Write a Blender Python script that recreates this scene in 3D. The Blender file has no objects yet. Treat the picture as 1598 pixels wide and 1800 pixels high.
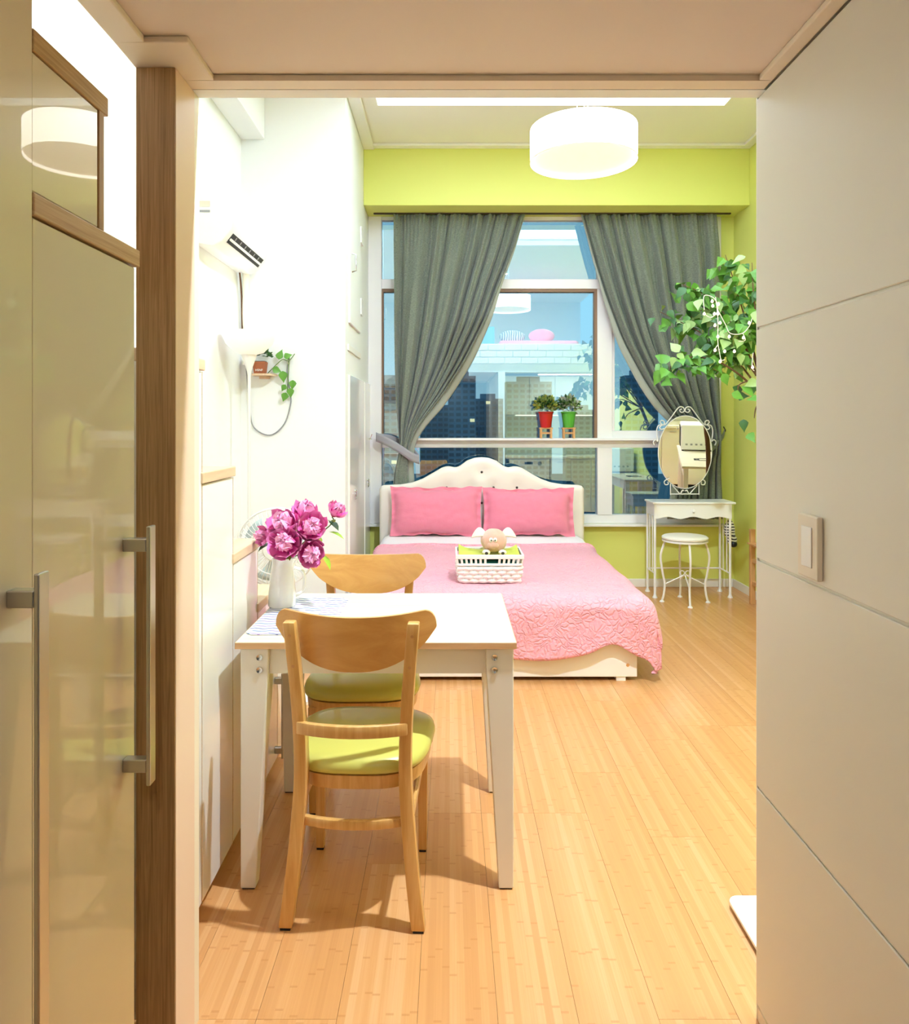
import bpy, bmesh, math, random
from math import sin, cos, pi, radians, sqrt, atan2
from mathutils import Vector, Matrix, noise

# ------------------------------------------------------------------ scene, camera, world, light, exposure
SC = bpy.context.scene
COL = SC.collection
H, F, CX, CY = 1.37, 1300.0, 791.0, 744.0        # eye height (m), focal length (px), principal point (px) in 1598x1800

cam_d = bpy.data.cameras.new('camera')
cam = bpy.data.objects.new('camera', cam_d); COL.objects.link(cam)
cam.location = (0, 0, H); cam.rotation_euler = (pi / 2, 0, 0)
cam_d.sensor_fit = 'HORIZONTAL'; cam_d.sensor_width = 36.0
cam_d.lens = F / 1598 * 36.0
cam_d.shift_x = (799 - CX) / 1598; cam_d.shift_y = (CY - 900) / 1598
cam_d.clip_start = 0.05; cam_d.clip_end = 2000
SC.camera = cam

SC.view_settings.view_transform = 'Standard'
SC.view_settings.look = 'None'
SC.view_settings.exposure = 0.5
SC.view_settings.gamma = 1.0
SC.view_settings.use_curve_mapping = False
SC.cycles.max_bounces = 8; SC.cycles.diffuse_bounces = 5; SC.cycles.glossy_bounces = 4
SC.cycles.transparent_max_bounces = 16; SC.cycles.caustics_reflective = False; SC.cycles.caustics_refractive = False
SC.cycles.sample_clamp_indirect = 6.0

PANEL_E = 3.5        # recessed ceiling light panel
SPOT_W = 104.0       # ceiling spotlight, watts
PENDANT_E = 3.6      # pendant shade
HALL_W = 7.0         # fill lamp added behind the camera to brighten the hall

wd = bpy.data.worlds.new('dusk_sky'); SC.world = wd; wd.use_nodes = True
nt = wd.node_tree; nt.nodes.clear()
wo = nt.nodes.new('ShaderNodeOutputWorld'); bgn = nt.nodes.new('ShaderNodeBackground')
tc = nt.nodes.new('ShaderNodeTexCoord'); sx = nt.nodes.new('ShaderNodeSeparateXYZ'); rp = nt.nodes.new('ShaderNodeValToRGB')
rp.color_ramp.elements[0].position = 0.42; rp.color_ramp.elements[0].color = (0.30, 0.46, 0.54, 1)
rp.color_ramp.elements[1].position = 0.75; rp.color_ramp.elements[1].color = (0.16, 0.40, 0.58, 1)
mr = nt.nodes.new('ShaderNodeMapRange'); mr.inputs[1].default_value = -1; mr.inputs[2].default_value = 1
nt.links.new(tc.outputs['Generated'], sx.inputs[0]); nt.links.new(sx.outputs['Z'], mr.inputs[0])
nt.links.new(mr.outputs[0], rp.inputs[0]); nt.links.new(rp.outputs[0], bgn.inputs[0]); nt.links.new(bgn.outputs[0], wo.inputs[0])
bgn.inputs[1].default_value = 1.3

# ------------------------------------------------------------------ helpers
def W(px, py, Y):                      # photo pixel at a chosen depth -> world point
    return Vector(((px - CX) * Y / F, Y, H - (py - CY) * Y / F))
def XX(px, Y): return (px - CX) * Y / F
def ZZ(py, Y): return H - (py - CY) * Y / F

def lin(h):
    if isinstance(h, tuple): return (*h[:3], 1.0)
    h = h.lstrip('#'); v = [int(h[i:i + 2], 16) / 255 for i in (0, 2, 4)]
    return (*[c / 12.92 if c <= .04045 else ((c + .055) / 1.055) ** 2.4 for c in v], 1.0)

MATS = {}
def mat(name, col, rough=.5, metal=0., spec=.5, coat=0., coat_r=.03, emit=0., ecol=None, bump=None, var=None, sheen=0., trans=0., coords='Object'):
    m = bpy.data.materials.new(name); m.use_nodes = True; t = m.node_tree; b = t.nodes['Principled BSDF']
    b.inputs['Base Color'].default_value = lin(col); b.inputs['Roughness'].default_value = rough
    b.inputs['Metallic'].default_value = metal; b.inputs['Specular IOR Level'].default_value = spec
    b.inputs['Coat Weight'].default_value = coat; b.inputs['Coat Roughness'].default_value = coat_r
    b.inputs['Sheen Weight'].default_value = sheen
    if emit: b.inputs['Emission Strength'].default_value = emit; b.inputs['Emission Color'].default_value = lin(ecol or col)
    tcn = t.nodes.new('ShaderNodeTexCoord')
    nz = t.nodes.new('ShaderNodeTexNoise'); nz.inputs['Scale'].default_value = (var[0] if var else 3.0); nz.inputs['Detail'].default_value = 4
    t.links.new(tcn.outputs[coords], nz.inputs['Vector'])
    mx = t.nodes.new('ShaderNodeMix'); mx.data_type = 'RGBA'
    mx.inputs[6].default_value = lin(col); mx.inputs[7].default_value = lin(var[1]) if var else tuple(c * .96 for c in lin(col)[:3]) + (1,)
    t.links.new(nz.outputs['Fac'], mx.inputs[0]); t.links.new(mx.outputs[2], b.inputs['Base Color'])
    if bump:
        n2 = t.nodes.new('ShaderNodeTexNoise'); n2.inputs['Scale'].default_value = bump[0]; n2.inputs['Detail'].default_value = 3
        t.links.new(tcn.outputs[coords], n2.inputs['Vector'])
        bp = t.nodes.new('ShaderNodeBump'); bp.inputs['Strength'].default_value = bump[1]; bp.inputs['Distance'].default_value = bump[2] if len(bump) > 2 else .002
        t.links.new(n2.outputs['Fac'], bp.inputs['Height']); t.links.new(bp.outputs[0], b.inputs['Normal'])
    MATS[name] = m; return m

def wood(name, c1, c2, c3=None, axis=2, scale=14., stretch=.07, rough=.35, coat=0., rand=0., distort=.6):
    m = mat(name, c1, rough=rough, coat=coat); t = m.node_tree; b = t.nodes['Principled BSDF']
    tcn = [n for n in t.nodes if n.type == 'TEX_COORD'][0]; nz = [n for n in t.nodes if n.type == 'TEX_NOISE'][0]
    mp = t.nodes.new('ShaderNodeMapping'); s = [scale] * 3; s[axis] = scale * stretch; mp.inputs['Scale'].default_value = s
    t.links.new(tcn.outputs['Object'], mp.inputs['Vector']); t.links.new(mp.outputs[0], nz.inputs['Vector'])
    if rand:
        oi = t.nodes.new('ShaderNodeObjectInfo'); ml = t.nodes.new('ShaderNodeMath'); ml.operation = 'MULTIPLY'; ml.inputs[1].default_value = 37.
        t.links.new(oi.outputs['Random'], ml.inputs[0]); t.links.new(ml.outputs[0], mp.inputs['Location'])
    nz.inputs['Scale'].default_value = 1.; nz.inputs['Detail'].default_value = 6; nz.inputs['Distortion'].default_value = distort; nz.inputs['Roughness'].default_value = .62
    rp = t.nodes.new('ShaderNodeValToRGB'); e = rp.color_ramp.elements
    e[0].position = .3; e[0].color = lin(c2); e[1].position = .68; e[1].color = lin(c1)
    if c3: k = e.new(.5); k.color = lin(c3)
    t.links.new(nz.outputs['Fac'], rp.inputs[0]); t.links.new(rp.outputs[0], b.inputs['Base Color'])
    bp = t.nodes.new('ShaderNodeBump'); bp.inputs['Strength'].default_value = .12; bp.inputs['Distance'].default_value = .001
    t.links.new(nz.outputs['Fac'], bp.inputs['Height']); t.links.new(bp.outputs[0], b.inputs['Normal'])
    return m

WM = {}
def setprops(o, label=None, cat=None, group=None, kind=None):
    if label: o['label'] = label
    if cat: o['category'] = cat
    if group: o['group'] = group
    if kind: o['kind'] = kind
    return o

def thing(name, label, cat, loc=(0, 0, 0), rotz=0., group=None, kind=None):
    o = bpy.data.objects.new(name, None); COL.objects.link(o); o.empty_display_size = .1
    o.location = loc; o.rotation_euler = (0, 0, rotz)
    WM[o] = Matrix.Translation(Vector(loc)) @ Matrix.Rotation(rotz, 4, 'Z')
    return setprops(o, label, cat, group, kind)

class MB:
    def __init__(s): s.v = []; s.f = []
    def add(s, vs, fs):
        n = len(s.v); s.v += [Vector(p) for p in vs]; s.f += [tuple(i + n for i in f) for f in fs]; return s
    def box(s, x0, x1, y0, y1, z0, z1):
        return s.add([(x0, y0, z0), (x1, y0, z0), (x1, y1, z0), (x0, y1, z0), (x0, y0, z1), (x1, y0, z1), (x1, y1, z1), (x0, y1, z1)],
                     [(0, 3, 2, 1), (4, 5, 6, 7), (0, 1, 5, 4), (1, 2, 6, 5), (2, 3, 7, 6), (3, 0, 4, 7)])
    def hexa(s, b, t):                  # 4 bottom + 4 top corner points
        return s.add(list(b) + list(t), [(0, 3, 2, 1), (4, 5, 6, 7), (0, 1, 5, 4), (1, 2, 6, 5), (2, 3, 7, 6), (3, 0, 4, 7)])
    def tube(s, pts, r, n=8, closed=False, squash=None):
        pts = [Vector(p) for p in pts]; m = len(pts); rs = r if isinstance(r, (list, tuple)) else [r] * m
        vs = []; up = None
        for i, p in enumerate(pts):
            if closed: d = pts[(i + 1) % m] - pts[i - 1]
            else: d = pts[min(i + 1, m - 1)] - pts[max(i - 1, 0)]
            if d.length < 1e-9: d = Vector((0, 0, 1))
            d.normalize()
            if up is None:
                up = Vector((0, 0, 1)) if abs(d.z) < .9 else Vector((0, 1, 0))
            a = d.cross(up)
            if a.length < 1e-6: a = d.cross(Vector((1, 0, 0)))
            a.normalize(); bb = a.cross(d).normalized(); up = bb
            for k in range(n):
                th = 2 * pi * k / n; vs.append(p + a * (cos(th) * rs[i]) + bb * (sin(th) * rs[i] * (squash or 1)))
        fs = []
        rng = m if closed else m - 1
        for i in range(rng):
            j = (i + 1) % m
            for k in range(n):
                fs.append((i * n + k, i * n + (k + 1) % n, j * n + (k + 1) % n, j * n + k))
        if not closed:
            fs.append(tuple(range(n - 1, -1, -1))); fs.append(tuple((m - 1) * n + k for k in range(n)))
        return s.add(vs, fs)
    def bar(s, pts, wx, wy):            # rectangular section swept along mostly vertical points; wx, wy lists or floats
        m = len(pts); wx = wx if isinstance(wx, (list, tuple)) else [wx] * m; wy = wy if isinstance(wy, (list, tuple)) else [wy] * m
        vs = []
        for p, a, b in zip(pts, wx, wy):
            x, y, z = p; vs += [(x - a / 2, y - b / 2, z), (x + a / 2, y - b / 2, z), (x + a / 2, y + b / 2, z), (x - a / 2, y + b / 2, z)]
        fs = [(3, 2, 1, 0), tuple((m - 1) * 4 + k for k in range(4))]
        for i in range(m - 1):
            for k in range(4):
                fs.append((i * 4 + k, i * 4 + (k + 1) % 4, i * 4 + 4 + (k + 1) % 4, i * 4 + 4 + k))
        return s.add(vs, fs)
    def lathe(s, prof, n=24, c=(0, 0, 0), sx=1, sy=1, caps=True):
        cx, cy, cz = c; vs = []; m = len(prof)
        for r, z in prof:
            for k in range(n):
                th = 2 * pi * k / n; vs.append((cx + r * cos(th) * sx, cy + r * sin(th) * sy, cz + z))
        fs = []
        for i in range(m - 1):
            for k in range(n):
                fs.append((i * n + k, i * n + (k + 1) % n, (i + 1) * n + (k + 1) % n, (i + 1) * n + k))
        if caps:
            if prof[0][0] > 1e-5: fs.append(tuple(range(n - 1, -1, -1)))
            if prof[-1][0] > 1e-5: fs.append(tuple((m - 1) * n + k for k in range(n)))
        return s.add(vs, fs)
    def grid(s, fn, nu, nv):
        vs = [fn(i / nu, j / nv) for j in range(nv + 1) for i in range(nu + 1)]; fs = []
        for j in range(nv):
            for i in range(nu):
                a = j * (nu + 1) + i; fs.append((a, a + 1, a + nu + 2, a + nu + 1))
        return s.add(vs, fs)
    def slab(s, front, back):            # two matching outlines (lists of points) joined to a closed plate
        n = len(front); vs = list(front) + list(back)
        fs = [tuple(range(n)), tuple(range(2 * n - 1, n - 1, -1))]
        for k in range(n): fs.append((k, n + k, n + (k + 1) % n, (k + 1) % n))
        return s.add(vs, fs)
    def ball(s, c, r, nu=12, nv=8, rz=None, M=None):
        rx, ry, rzz = r if isinstance(r, (list, tuple)) else (r, r, r)
        vs = []; 
        for j in range(nv + 1):
            ph = -pi / 2 + pi * j / nv
            for i in range(nu):
                th = 2 * pi * i / nu; p = Vector((rx * cos(ph) * cos(th), ry * cos(ph) * sin(th), rzz * sin(ph)))
                if M: p = M @ p
                vs.append(Vector(c) + p)
        fs = [(j * nu + i, j * nu + (i + 1) % nu, (j + 1) * nu + (i + 1) % nu, (j + 1) * nu + i) for j in range(nv) for i in range(nu)]
        return s.add(vs, fs)
    def mesh(s, name, smooth=False, bevel=0., seg=2, verts=None, ang=40, dbl=False):
        me = bpy.data.meshes.new(name); me.from_pydata([tuple(p) for p in (verts or s.v)], [], s.f)
        bm = bmesh.new(); bm.from_mesh(me)
        bmesh.ops.remove_doubles(bm, verts=bm.verts, dist=1e-6)
        bmesh.ops.recalc_face_normals(bm, faces=bm.faces)
        if bevel:
            ed = [e for e in bm.edges if len(e.link_faces) == 2 and e.calc_face_angle(0) > radians(ang)]
            bmesh.ops.bevel(bm, geom=ed, offset=bevel, segments=seg, profile=.5, affect='EDGES', clamp_overlap=True)
        if smooth:
            for f in bm.faces: f.smooth = True
            for e in bm.edges:
                if len(e.link_faces) == 2 and e.calc_face_angle(0) > radians(ang): e.smooth = False
        bm.to_mesh(me); bm.free(); return me
    def part(s, name, m, parent, smooth=False, bevel=0., seg=2, local=False, label=None, kind=None, ang=40, solid=0.):
        vs = s.v if local else [WM[parent].inverted() @ p for p in s.v]
        me = s.mesh(name, smooth, bevel, seg, vs, ang); me.materials.append(m)
        o = bpy.data.objects.new(name, me); COL.objects.link(o); o.parent = parent; WM[o] = WM[parent]
        if solid: md = o.modifiers.new('thick', 'SOLIDIFY'); md.thickness = solid; md.offset = 0
        return setprops(o, label, None, None, kind)
    def solo(s, name, m, label=None, cat=None, group=None, kind=None, smooth=False, bevel=0., seg=2, loc=None, ang=40, solid=0.):
        if loc is None:
            xs = [p.x for p in s.v]; ys = [p.y for p in s.v]; zs = [p.z for p in s.v]
            loc = ((min(xs) + max(xs)) / 2, (min(ys) + max(ys)) / 2, min(zs))
        loc = Vector(loc); me = s.mesh(name, smooth, bevel, seg, [p - loc for p in s.v], ang); me.materials.append(m)
        o = bpy.data.objects.new(name, me); COL.objects.link(o); o.location = loc; WM[o] = Matrix.Translation(loc)
        if solid: md = o.modifiers.new('thick', 'SOLIDIFY'); md.thickness = solid; md.offset = 0
        return setprops(o, label, cat, group, kind)

def B(*a): return MB().box(*a)
def struct(name, mb, m, label, cat, **k): return mb.solo(name, m, label, cat, kind='structure', **k)
def place(name, me, parent, M, m=None):     # a child object that shares mesh data
    o = bpy.data.objects.new(name, me); COL.objects.link(o); o.parent = parent; o.matrix_local = M
    WM[o] = WM[parent] @ M; return o
def dup(root, loc, rotz, label=None):
    r = root.copy(); COL.objects.link(r); r.location = loc; r.rotation_euler = (0, 0, rotz)
    if label: r['label'] = label
    for ch in list(root.children):
        c = ch.copy(); COL.objects.link(c); c.parent = r
        for g in list(ch.children):
            d = g.copy(); COL.objects.link(d); d.parent = c
    return r
def arc(c, r, a0, a1, n, ax=Vector((1, 0, 0)), ay=Vector((0, 0, 1))):
    return [Vector(c) + ax * (r * cos(a0 + (a1 - a0) * i / n)) + ay * (r * sin(a0 + (a1 - a0) * i / n)) for i in range(n + 1)]
def spline(pts, n=8):
    pts = [Vector(p) for p in pts]; out = []
    for i in range(len(pts) - 1):
        p0 = pts[max(i - 1, 0)]; p1 = pts[i]; p2 = pts[i + 1]; p3 = pts[min(i + 2, len(pts) - 1)]
        for k in range(n):
            t = k / n
            out.append(.5 * ((2 * p1) + (p2 - p0) * t + (2 * p0 - 5 * p1 + 4 * p2 - p3) * t * t + (3 * p1 - p0 - 3 * p2 + p3) * t ** 3))
    out.append(pts[-1]); return out
def interp(x, tab):
    if x <= tab[0][0]: return tab[0][1]
    for (a, b), (c, d) in zip(tab, tab[1:]):
        if x <= c: return b + (d - b) * (x - a) / (c - a)
    return tab[-1][1]
def sstep(x): x = min(1, max(0, x)); return x * x * (3 - 2 * x)

# ------------------------------------------------------------------ materials
white_wall = mat('white_paint', '#F2F4F3', rough=.7, bump=(180, .06), var=(1.5, '#F0F2F0'))
lime_wall = mat('lime_paint', '#E1E67C', rough=.6, bump=(160, .08), var=(2, '#DFE477'))
hall_panel = mat('ivory_panel', '#E4E0D4', rough=.38, spec=.35, var=(1.2, '#E2DDD0'), bump=(240, .03))
groove_m = mat('pale_joint', '#F2EEE2', rough=.4)
ceil_m = mat('ceiling_paper', '#F0ECE2', rough=.8, bump=(300, .08), var=(2, '#EEE9DD'))
hall_ceil = mat('hall_ceiling_paper', '#EADCD0', rough=.8, bump=(300, .06), var=(1.5, '#E8D9CC'))
trim_white = mat('white_trim', '#F3F1EA', rough=.45)
trim_ivory = mat('ivory_trim', '#EEE0CC', rough=.45)
gloss_beige = mat('beige_gloss_lacquer', '#DCD0B4', rough=.3, spec=.4, coat=.85, coat_r=.012, var=(.8, '#D9CCAE'))
gloss_white = mat('white_gloss_lacquer', '#F3F0EA', rough=.25, coat=.6, coat_r=.04)
oak_v = wood('oak_veneer_upright', '#BC9466', '#8E6A40', '#A98254', axis=2, scale=150, stretch=.022, rough=.5, distort=1.5)
oak_h = wood('oak_veneer_edge', '#C9A77C', '#A98556', '#BB976A', axis=1, scale=150, stretch=.03, rough=.5)
tread_m = wood('pale_oak_tread', '#E2C6A6', '#CFAE8C', '#D9BB99', axis=1, scale=30, stretch=.06, rough=.4)
peach_paint = mat('peach_laminate', '#EBCDB6', rough=.45, var=(1, '#E8C9B0'))
steel = mat('brushed_steel', '#C9C6BE', rough=.32, metal=1.)
chrome = mat('chrome', '#D8D8D6', rough=.12, metal=1.)
pvc = mat('white_pvc', '#EFEDEC', rough=.35)
bronze = mat('brown_gasket', '#8A6B52', rough=.5)
dark = mat('dark_rubber', '#1E1D1A', rough=.7)
white_metal = mat('white_enamel', '#F4F2EE', rough=.35, coat=.3)
white_plastic = mat('white_plastic', '#F2F1EC', rough=.3)
ivory_plastic = mat('ivory_plastic', '#E6DAC6', rough=.35)
leatherette = mat('white_leatherette', '#F4EEE2', rough=.42, bump=(220, .15))
teal_back = mat('teal_backing', '#5E7F7C', rough=.8)
black_btn = mat('dark_button', '#3A2F28', rough=.4)
chairwood = wood('honey_wood', '#DDB070', '#C8944F', '#D4A35F', axis=2, scale=60, stretch=.05, rough=.3, coat=.25)
plywood = wood('honey_plywood', '#DBA964', '#C68F4C', '#D19C58', axis=0, scale=11, stretch=.3, rough=.3, coat=.25, distort=1.6)
lime_vinyl = mat('lime_vinyl', '#CECA66', rough=.34, spec=.5, coat=.2)
table_top_m = wood('white_birch_top', '#E6DAC6', '#DCC9AE', '#E1D3BC', axis=0, scale=60, stretch=.03, rough=.42, coat=.12)
table_edge = wood('birch_edge', '#DDB68C', '#CFA272', axis=0, scale=120, stretch=.05, rough=.4)
greige = mat('white_leg_lacquer', '#E9E2D6', rough=.35)
sheet_m = mat('white_sheet', '#EDE9EC', rough=.9, sheen=.2, bump=(60, .1))
pillow_m = mat('pink_cotton', '#E98AA2', rough=.85, sheen=.4, var=(30, '#E87F97'), bump=(90, .25, .004))
terracotta = mat('terracotta', '#A8623F', rough=.8, var=(20, '#9A5637'))
red_p = mat('red_pot', '#C9201C', rough=.3, coat=.3)
green_p = mat('green_pot', '#53B43C', rough=.3, coat=.3)
soil = mat('soil', '#2E241B', rough=1)
leaf_a = mat('leaf_green', '#4E8A2E', rough=.45, var=(30, '#6FA544'))
leaf_b = mat('leaf_pale', '#8CAF62', rough=.45, var=(40, '#A9C084'))
leaf_c = mat('leaf_dark', '#2E5A2A', rough=.45, var=(30, '#3F7038'))
bark = mat('bark', '#6A4A33', rough=.9, bump=(60, .5))
stem_m = mat('green_stem', '#5C7A35', rough=.6)
petal_a = mat('petal_magenta', '#D81B8C', rough=.6, sheen=.3, var=(45, '#EF5FB4'))
petal_b = mat('petal_pink', '#EE6DBB', rough=.6, sheen=.3, var=(45, '#E0349B'))
petal_c = mat('petal_deep', '#B80F63', rough=.6, sheen=.3, var=(45, '#D3247E'))
peony_leaf = mat('peony_leaf', '#7FA022', rough=.5, var=(25, '#A6BE38'))
ceramic = mat('white_ceramic', '#F4F1EC', rough=.18, coat=.6)
lime_cloth = mat('lime_cloth', '#CBD23E', rough=.9, sheen=.3, bump=(120, .3))
basket_m = mat('white_basket', '#F6F1EA', rough=.55, bump=(160, .2))
plush = mat('pink_plush', '#E5B7A6', rough=1, sheen=.8, var=(40, '#D9A391'), bump=(220, .6, .004))
plush_l = mat('cream_plush', '#F1DFD3', rough=1, sheen=.8, bump=(220, .6, .004))
teal_cloth = mat('teal_cloth', '#1F7F86', rough=.9)
grey_tie = mat('grey_band', '#9C9AA0', rough=.7, sheen=.2)
lining_m = mat('curtain_lining', '#A3A89C', rough=.8, sheen=.2)
mirror_m = mat('mirror_glass', '#F0F0F0', rough=.01, metal=1.)
black_p = mat('black_plastic', '#17171A', rough=.4)
grey_p = mat('grey_plastic', '#9A9A9A', rough=.4)
pinewood = wood('pine_wood', '#D8A66C', '#C08C55', axis=2, scale=40, stretch=.06, rough=.5)
pipe_m = mat('pipe_wrap', '#E8E2D4', rough=.6)
cord_grey = mat('grey_cord', '#8F9094', rough=.5)
bulb_m = mat('warm_bulb', '#FFF0DC', rough=.2, emit=1.1, ecol='#FFE9CC')
wire_w = mat('white_wire', '#F3E7E0', rough=.4)
brick_m = mat('white_brick_foam', '#F1F0EC', rough=.8, bump=(45, .8, .008))
tile_w = mat('kitchen_panel', '#E4E2D2', rough=.35)
blue_m = mat('blue_fabric', '#5E93A8', rough=.9)
dusty = mat('dusty_rose_cloth', '#E28BA0', rough=.9)

def ramp_fabric(name, c1, c2):          # woven cloth: fine horizontal slubs
    m = mat(name, c1, rough=.9, sheen=.3); t = m.node_tree; b = t.nodes['Principled BSDF']
    nz = [n for n in t.nodes if n.type == 'TEX_NOISE'][0]; tcn = [n for n in t.nodes if n.type == 'TEX_COORD'][0]
    mp = t.nodes.new('ShaderNodeMapping'); mp.inputs['Scale'].default_value = (60, 60, 260)
    t.links.new(tcn.outputs['Object'], mp.inputs[0]); t.links.new(mp.outputs[0], nz.inputs['Vector']); nz.inputs['Scale'].default_value = 1.2
    rp = t.nodes.new('ShaderNodeValToRGB'); e = rp.color_ramp.elements; e[0].position = .32; e[0].color = lin(c2); e[1].position = .68; e[1].color = lin(c1)
    t.links.new(nz.outputs['Fac'], rp.inputs[0]); t.links.new(rp.outputs[0], b.inputs['Base Color']); return m
curtain_m = ramp_fabric('grey_green_linen', '#848C7E', '#5C645A')

def quilt_mat():
    m = mat('pink_quilt', '#F2ABBC', rough=.8, sheen=.25, var=(6, '#F0A4B7')); t = m.node_tree; b = t.nodes['Principled BSDF']
    tcn = [n for n in t.nodes if n.type == 'TEX_COORD'][0]
    nz = t.nodes.new('ShaderNodeTexNoise'); nz.inputs['Scale'].default_value = 12; nz.inputs['Detail'].default_value = 2; t.links.new(tcn.outputs['Object'], nz.inputs['Vector'])
    av = t.nodes.new('ShaderNodeMix'); av.data_type = 'RGBA'; av.inputs[0].default_value = .12
    t.links.new(tcn.outputs['Object'], av.inputs[6]); t.links.new(nz.outputs['Color'], av.inputs[7])
    wv = t.nodes.new('ShaderNodeTexVoronoi'); wv.feature = 'DISTANCE_TO_EDGE'; wv.inputs['Scale'].default_value = 33; wv.inputs['Randomness'].default_value = 1
    t.links.new(av.outputs[2], wv.inputs['Vector'])
    rp = t.nodes.new('ShaderNodeValToRGB'); e = rp.color_ramp.elements; e[0].position = 0.; e[0].color = (0, 0, 0, 1); e[1].position = .22; e[1].color = (1, 1, 1, 1)
    t.links.new(wv.outputs['Distance'], rp.inputs[0])
    bp = t.nodes.new('ShaderNodeBump'); bp.inputs['Strength'].default_value = .7; bp.inputs['Distance'].default_value = .006
    t.links.new(rp.outputs[0], bp.inputs['Height']); t.links.new(bp.outputs[0], b.inputs['Normal']); return m
quilt_m = quilt_mat()

def glass_mat():
    m = bpy.data.materials.new('window_glass'); m.use_nodes = True; t = m.node_tree; t.nodes.clear()
    o = t.nodes.new('ShaderNodeOutputMaterial'); mx = t.nodes.new('ShaderNodeMixShader'); tr = t.nodes.new('ShaderNodeBsdfTransparent'); gl = t.nodes.new('ShaderNodeBsdfGlossy')
    tr.inputs[0].default_value = (.86, .95, .97, 1); gl.inputs[0].default_value = (.88, 1., .99, 1); gl.inputs['Roughness'].default_value = 0.
    lw = t.nodes.new('ShaderNodeFresnel'); lw.inputs[0].default_value = 3.2
    t.links.new(lw.outputs[0], mx.inputs[0]); t.links.new(tr.outputs[0], mx.inputs[1]); t.links.new(gl.outputs[0], mx.inputs[2]); t.links.new(mx.outputs[0], o.inputs[0]); return m
glass_m = glass_mat()

def plank_mat():
    m = mat('bamboo_laminate', '#E0A765', rough=.34, coat=.25, coat_r=.12); t = m.node_tree; b = t.nodes['Principled BSDF']; L = t.links.new; N = t.nodes.new
    tcn = [n for n in t.nodes if n.type == 'TEX_COORD'][0]; oi = N('ShaderNodeObjectInfo')
    sep = N('ShaderNodeSeparateXYZ'); L(tcn.outputs['Object'], sep.inputs[0])
    def math(op, a, b_=None):
        n = N('ShaderNodeMath'); n.operation = op
        for i, q in enumerate((a, b_)):
            if q is None: continue
            if isinstance(q, (int, float)): n.inputs[i].default_value = q
            else: L(q, n.inputs[i])
        return n.outputs[0]
    strip = math('FLOOR', math('MULTIPLY', math('ADD', sep.outputs['X'], .0925), 1 / .0185))      # ten strips to a plank
    seed = math('ADD', math('MULTIPLY', strip, 7.13), math('MULTIPLY', oi.outputs['Random'], 91.7))
    wn = N('ShaderNodeTexWhiteNoise'); wn.noise_dimensions = '1D'; L(seed, wn.inputs['W'])
    cmb = N('ShaderNodeCombineXYZ'); L(math('MULTIPLY', sep.outputs['X'], 260), cmb.inputs[0]); L(math('MULTIPLY', sep.outputs['Y'], 3.5), cmb.inputs[1]); L(seed, cmb.inputs[2])
    gr = N('ShaderNodeTexNoise'); gr.inputs['Scale'].default_value = 1; gr.inputs['Detail'].default_value = 4; L(cmb.outputs[0], gr.inputs['Vector'])
    rp = N('ShaderNodeValToRGB'); e = rp.color_ramp.elements
    e[0].position = 0.; e[0].color = lin('#C68A54'); e[1].position = 1.; e[1].color = lin('#E2B384'); k = e.new(.5); k.color = lin('#D49A62')
    L(math('ADD', math('MULTIPLY', wn.outputs['Value'], .40), math('ADD', math('MULTIPLY', gr.outputs['Fac'], .42), math('MULTIPLY', oi.outputs['Random'], .18))), rp.inputs[0])
    # bamboo knuckles: short darker bands across a strip
    fr = math('FRACT', math('ADD', math('MULTIPLY', sep.outputs['Y'], 4.3), math('MULTIPLY', wn.outputs['Value'], 17.3)))
    kn = math('MULTIPLY', math('LESS_THAN', fr, .028), .42)
    mx = N('ShaderNodeMix'); mx.data_type = 'RGBA'; L(kn, mx.inputs[0]); L(rp.outputs[0], mx.inputs[6]); mx.inputs[7].default_value = lin('#B9783F')
    L(mx.outputs[2], b.inputs['Base Color'])
    return m
plank_m = plank_mat()

def mat_chevron():
    m = mat('chevron_print', '#EEF0F6', rough=.6); t = m.node_tree; b = t.nodes['Principled BSDF']; L = t.links.new; N = t.nodes.new
    tcn = [n for n in t.nodes if n.type == 'TEX_COORD'][0]; sep = N('ShaderNodeSeparateXYZ'); L(tcn.outputs['Object'], sep.inputs[0])
    def mth(op, a, b_=0.):
        n = N('ShaderNodeMath'); n.operation = op
        for i, q in enumerate((a, b_)):
            if isinstance(q, (int, float)): n.inputs[i].default_value = q
            else: L(q, n.inputs[i])
        return n.outputs[0]
    zig = mth('MULTIPLY', mth('PINGPONG', sep.outputs['X'], .028), .35)
    f = mth('FRACT', mth('MULTIPLY', mth('ADD', sep.outputs['Y'], zig), 1 / .028))
    band = mth('LESS_THAN', f, .33)
    wn = N('ShaderNodeTexWhiteNoise'); wn.noise_dimensions = '2D'
    cb = N('ShaderNodeCombineXYZ'); L(mth('FLOOR', mth('MULTIPLY', mth('ADD', sep.outputs['Y'], zig), 1 / .028)), cb.inputs[0]); L(mth('FLOOR', mth('MULTIPLY', sep.outputs['X'], 1 / .056)), cb.inputs[1]); L(cb.outputs[0], wn.inputs['Vector'])
    rp = N('ShaderNodeValToRGB'); rp.color_ramp.interpolation = 'CONSTANT'; e = rp.color_ramp.elements
    e[0].color = lin('#6A6E9C'); e[1].position = .35; e[1].color = lin('#9A82B4'); k = e.new(.65); k.color = lin('#6F87AC'); k2 = e.new(.85); k2.color = lin('#B4AECB')
    L(wn.outputs['Value'], rp.inputs[0])
    mx = N('ShaderNodeMix'); mx.data_type = 'RGBA'; L(band, mx.inputs[0]); mx.inputs[6].default_value = lin('#DEE0E8'); L(rp.outputs[0], mx.inputs[7]); L(mx.outputs[2], b.inputs['Base Color']); return m
chevron_m = mat_chevron()

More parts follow.
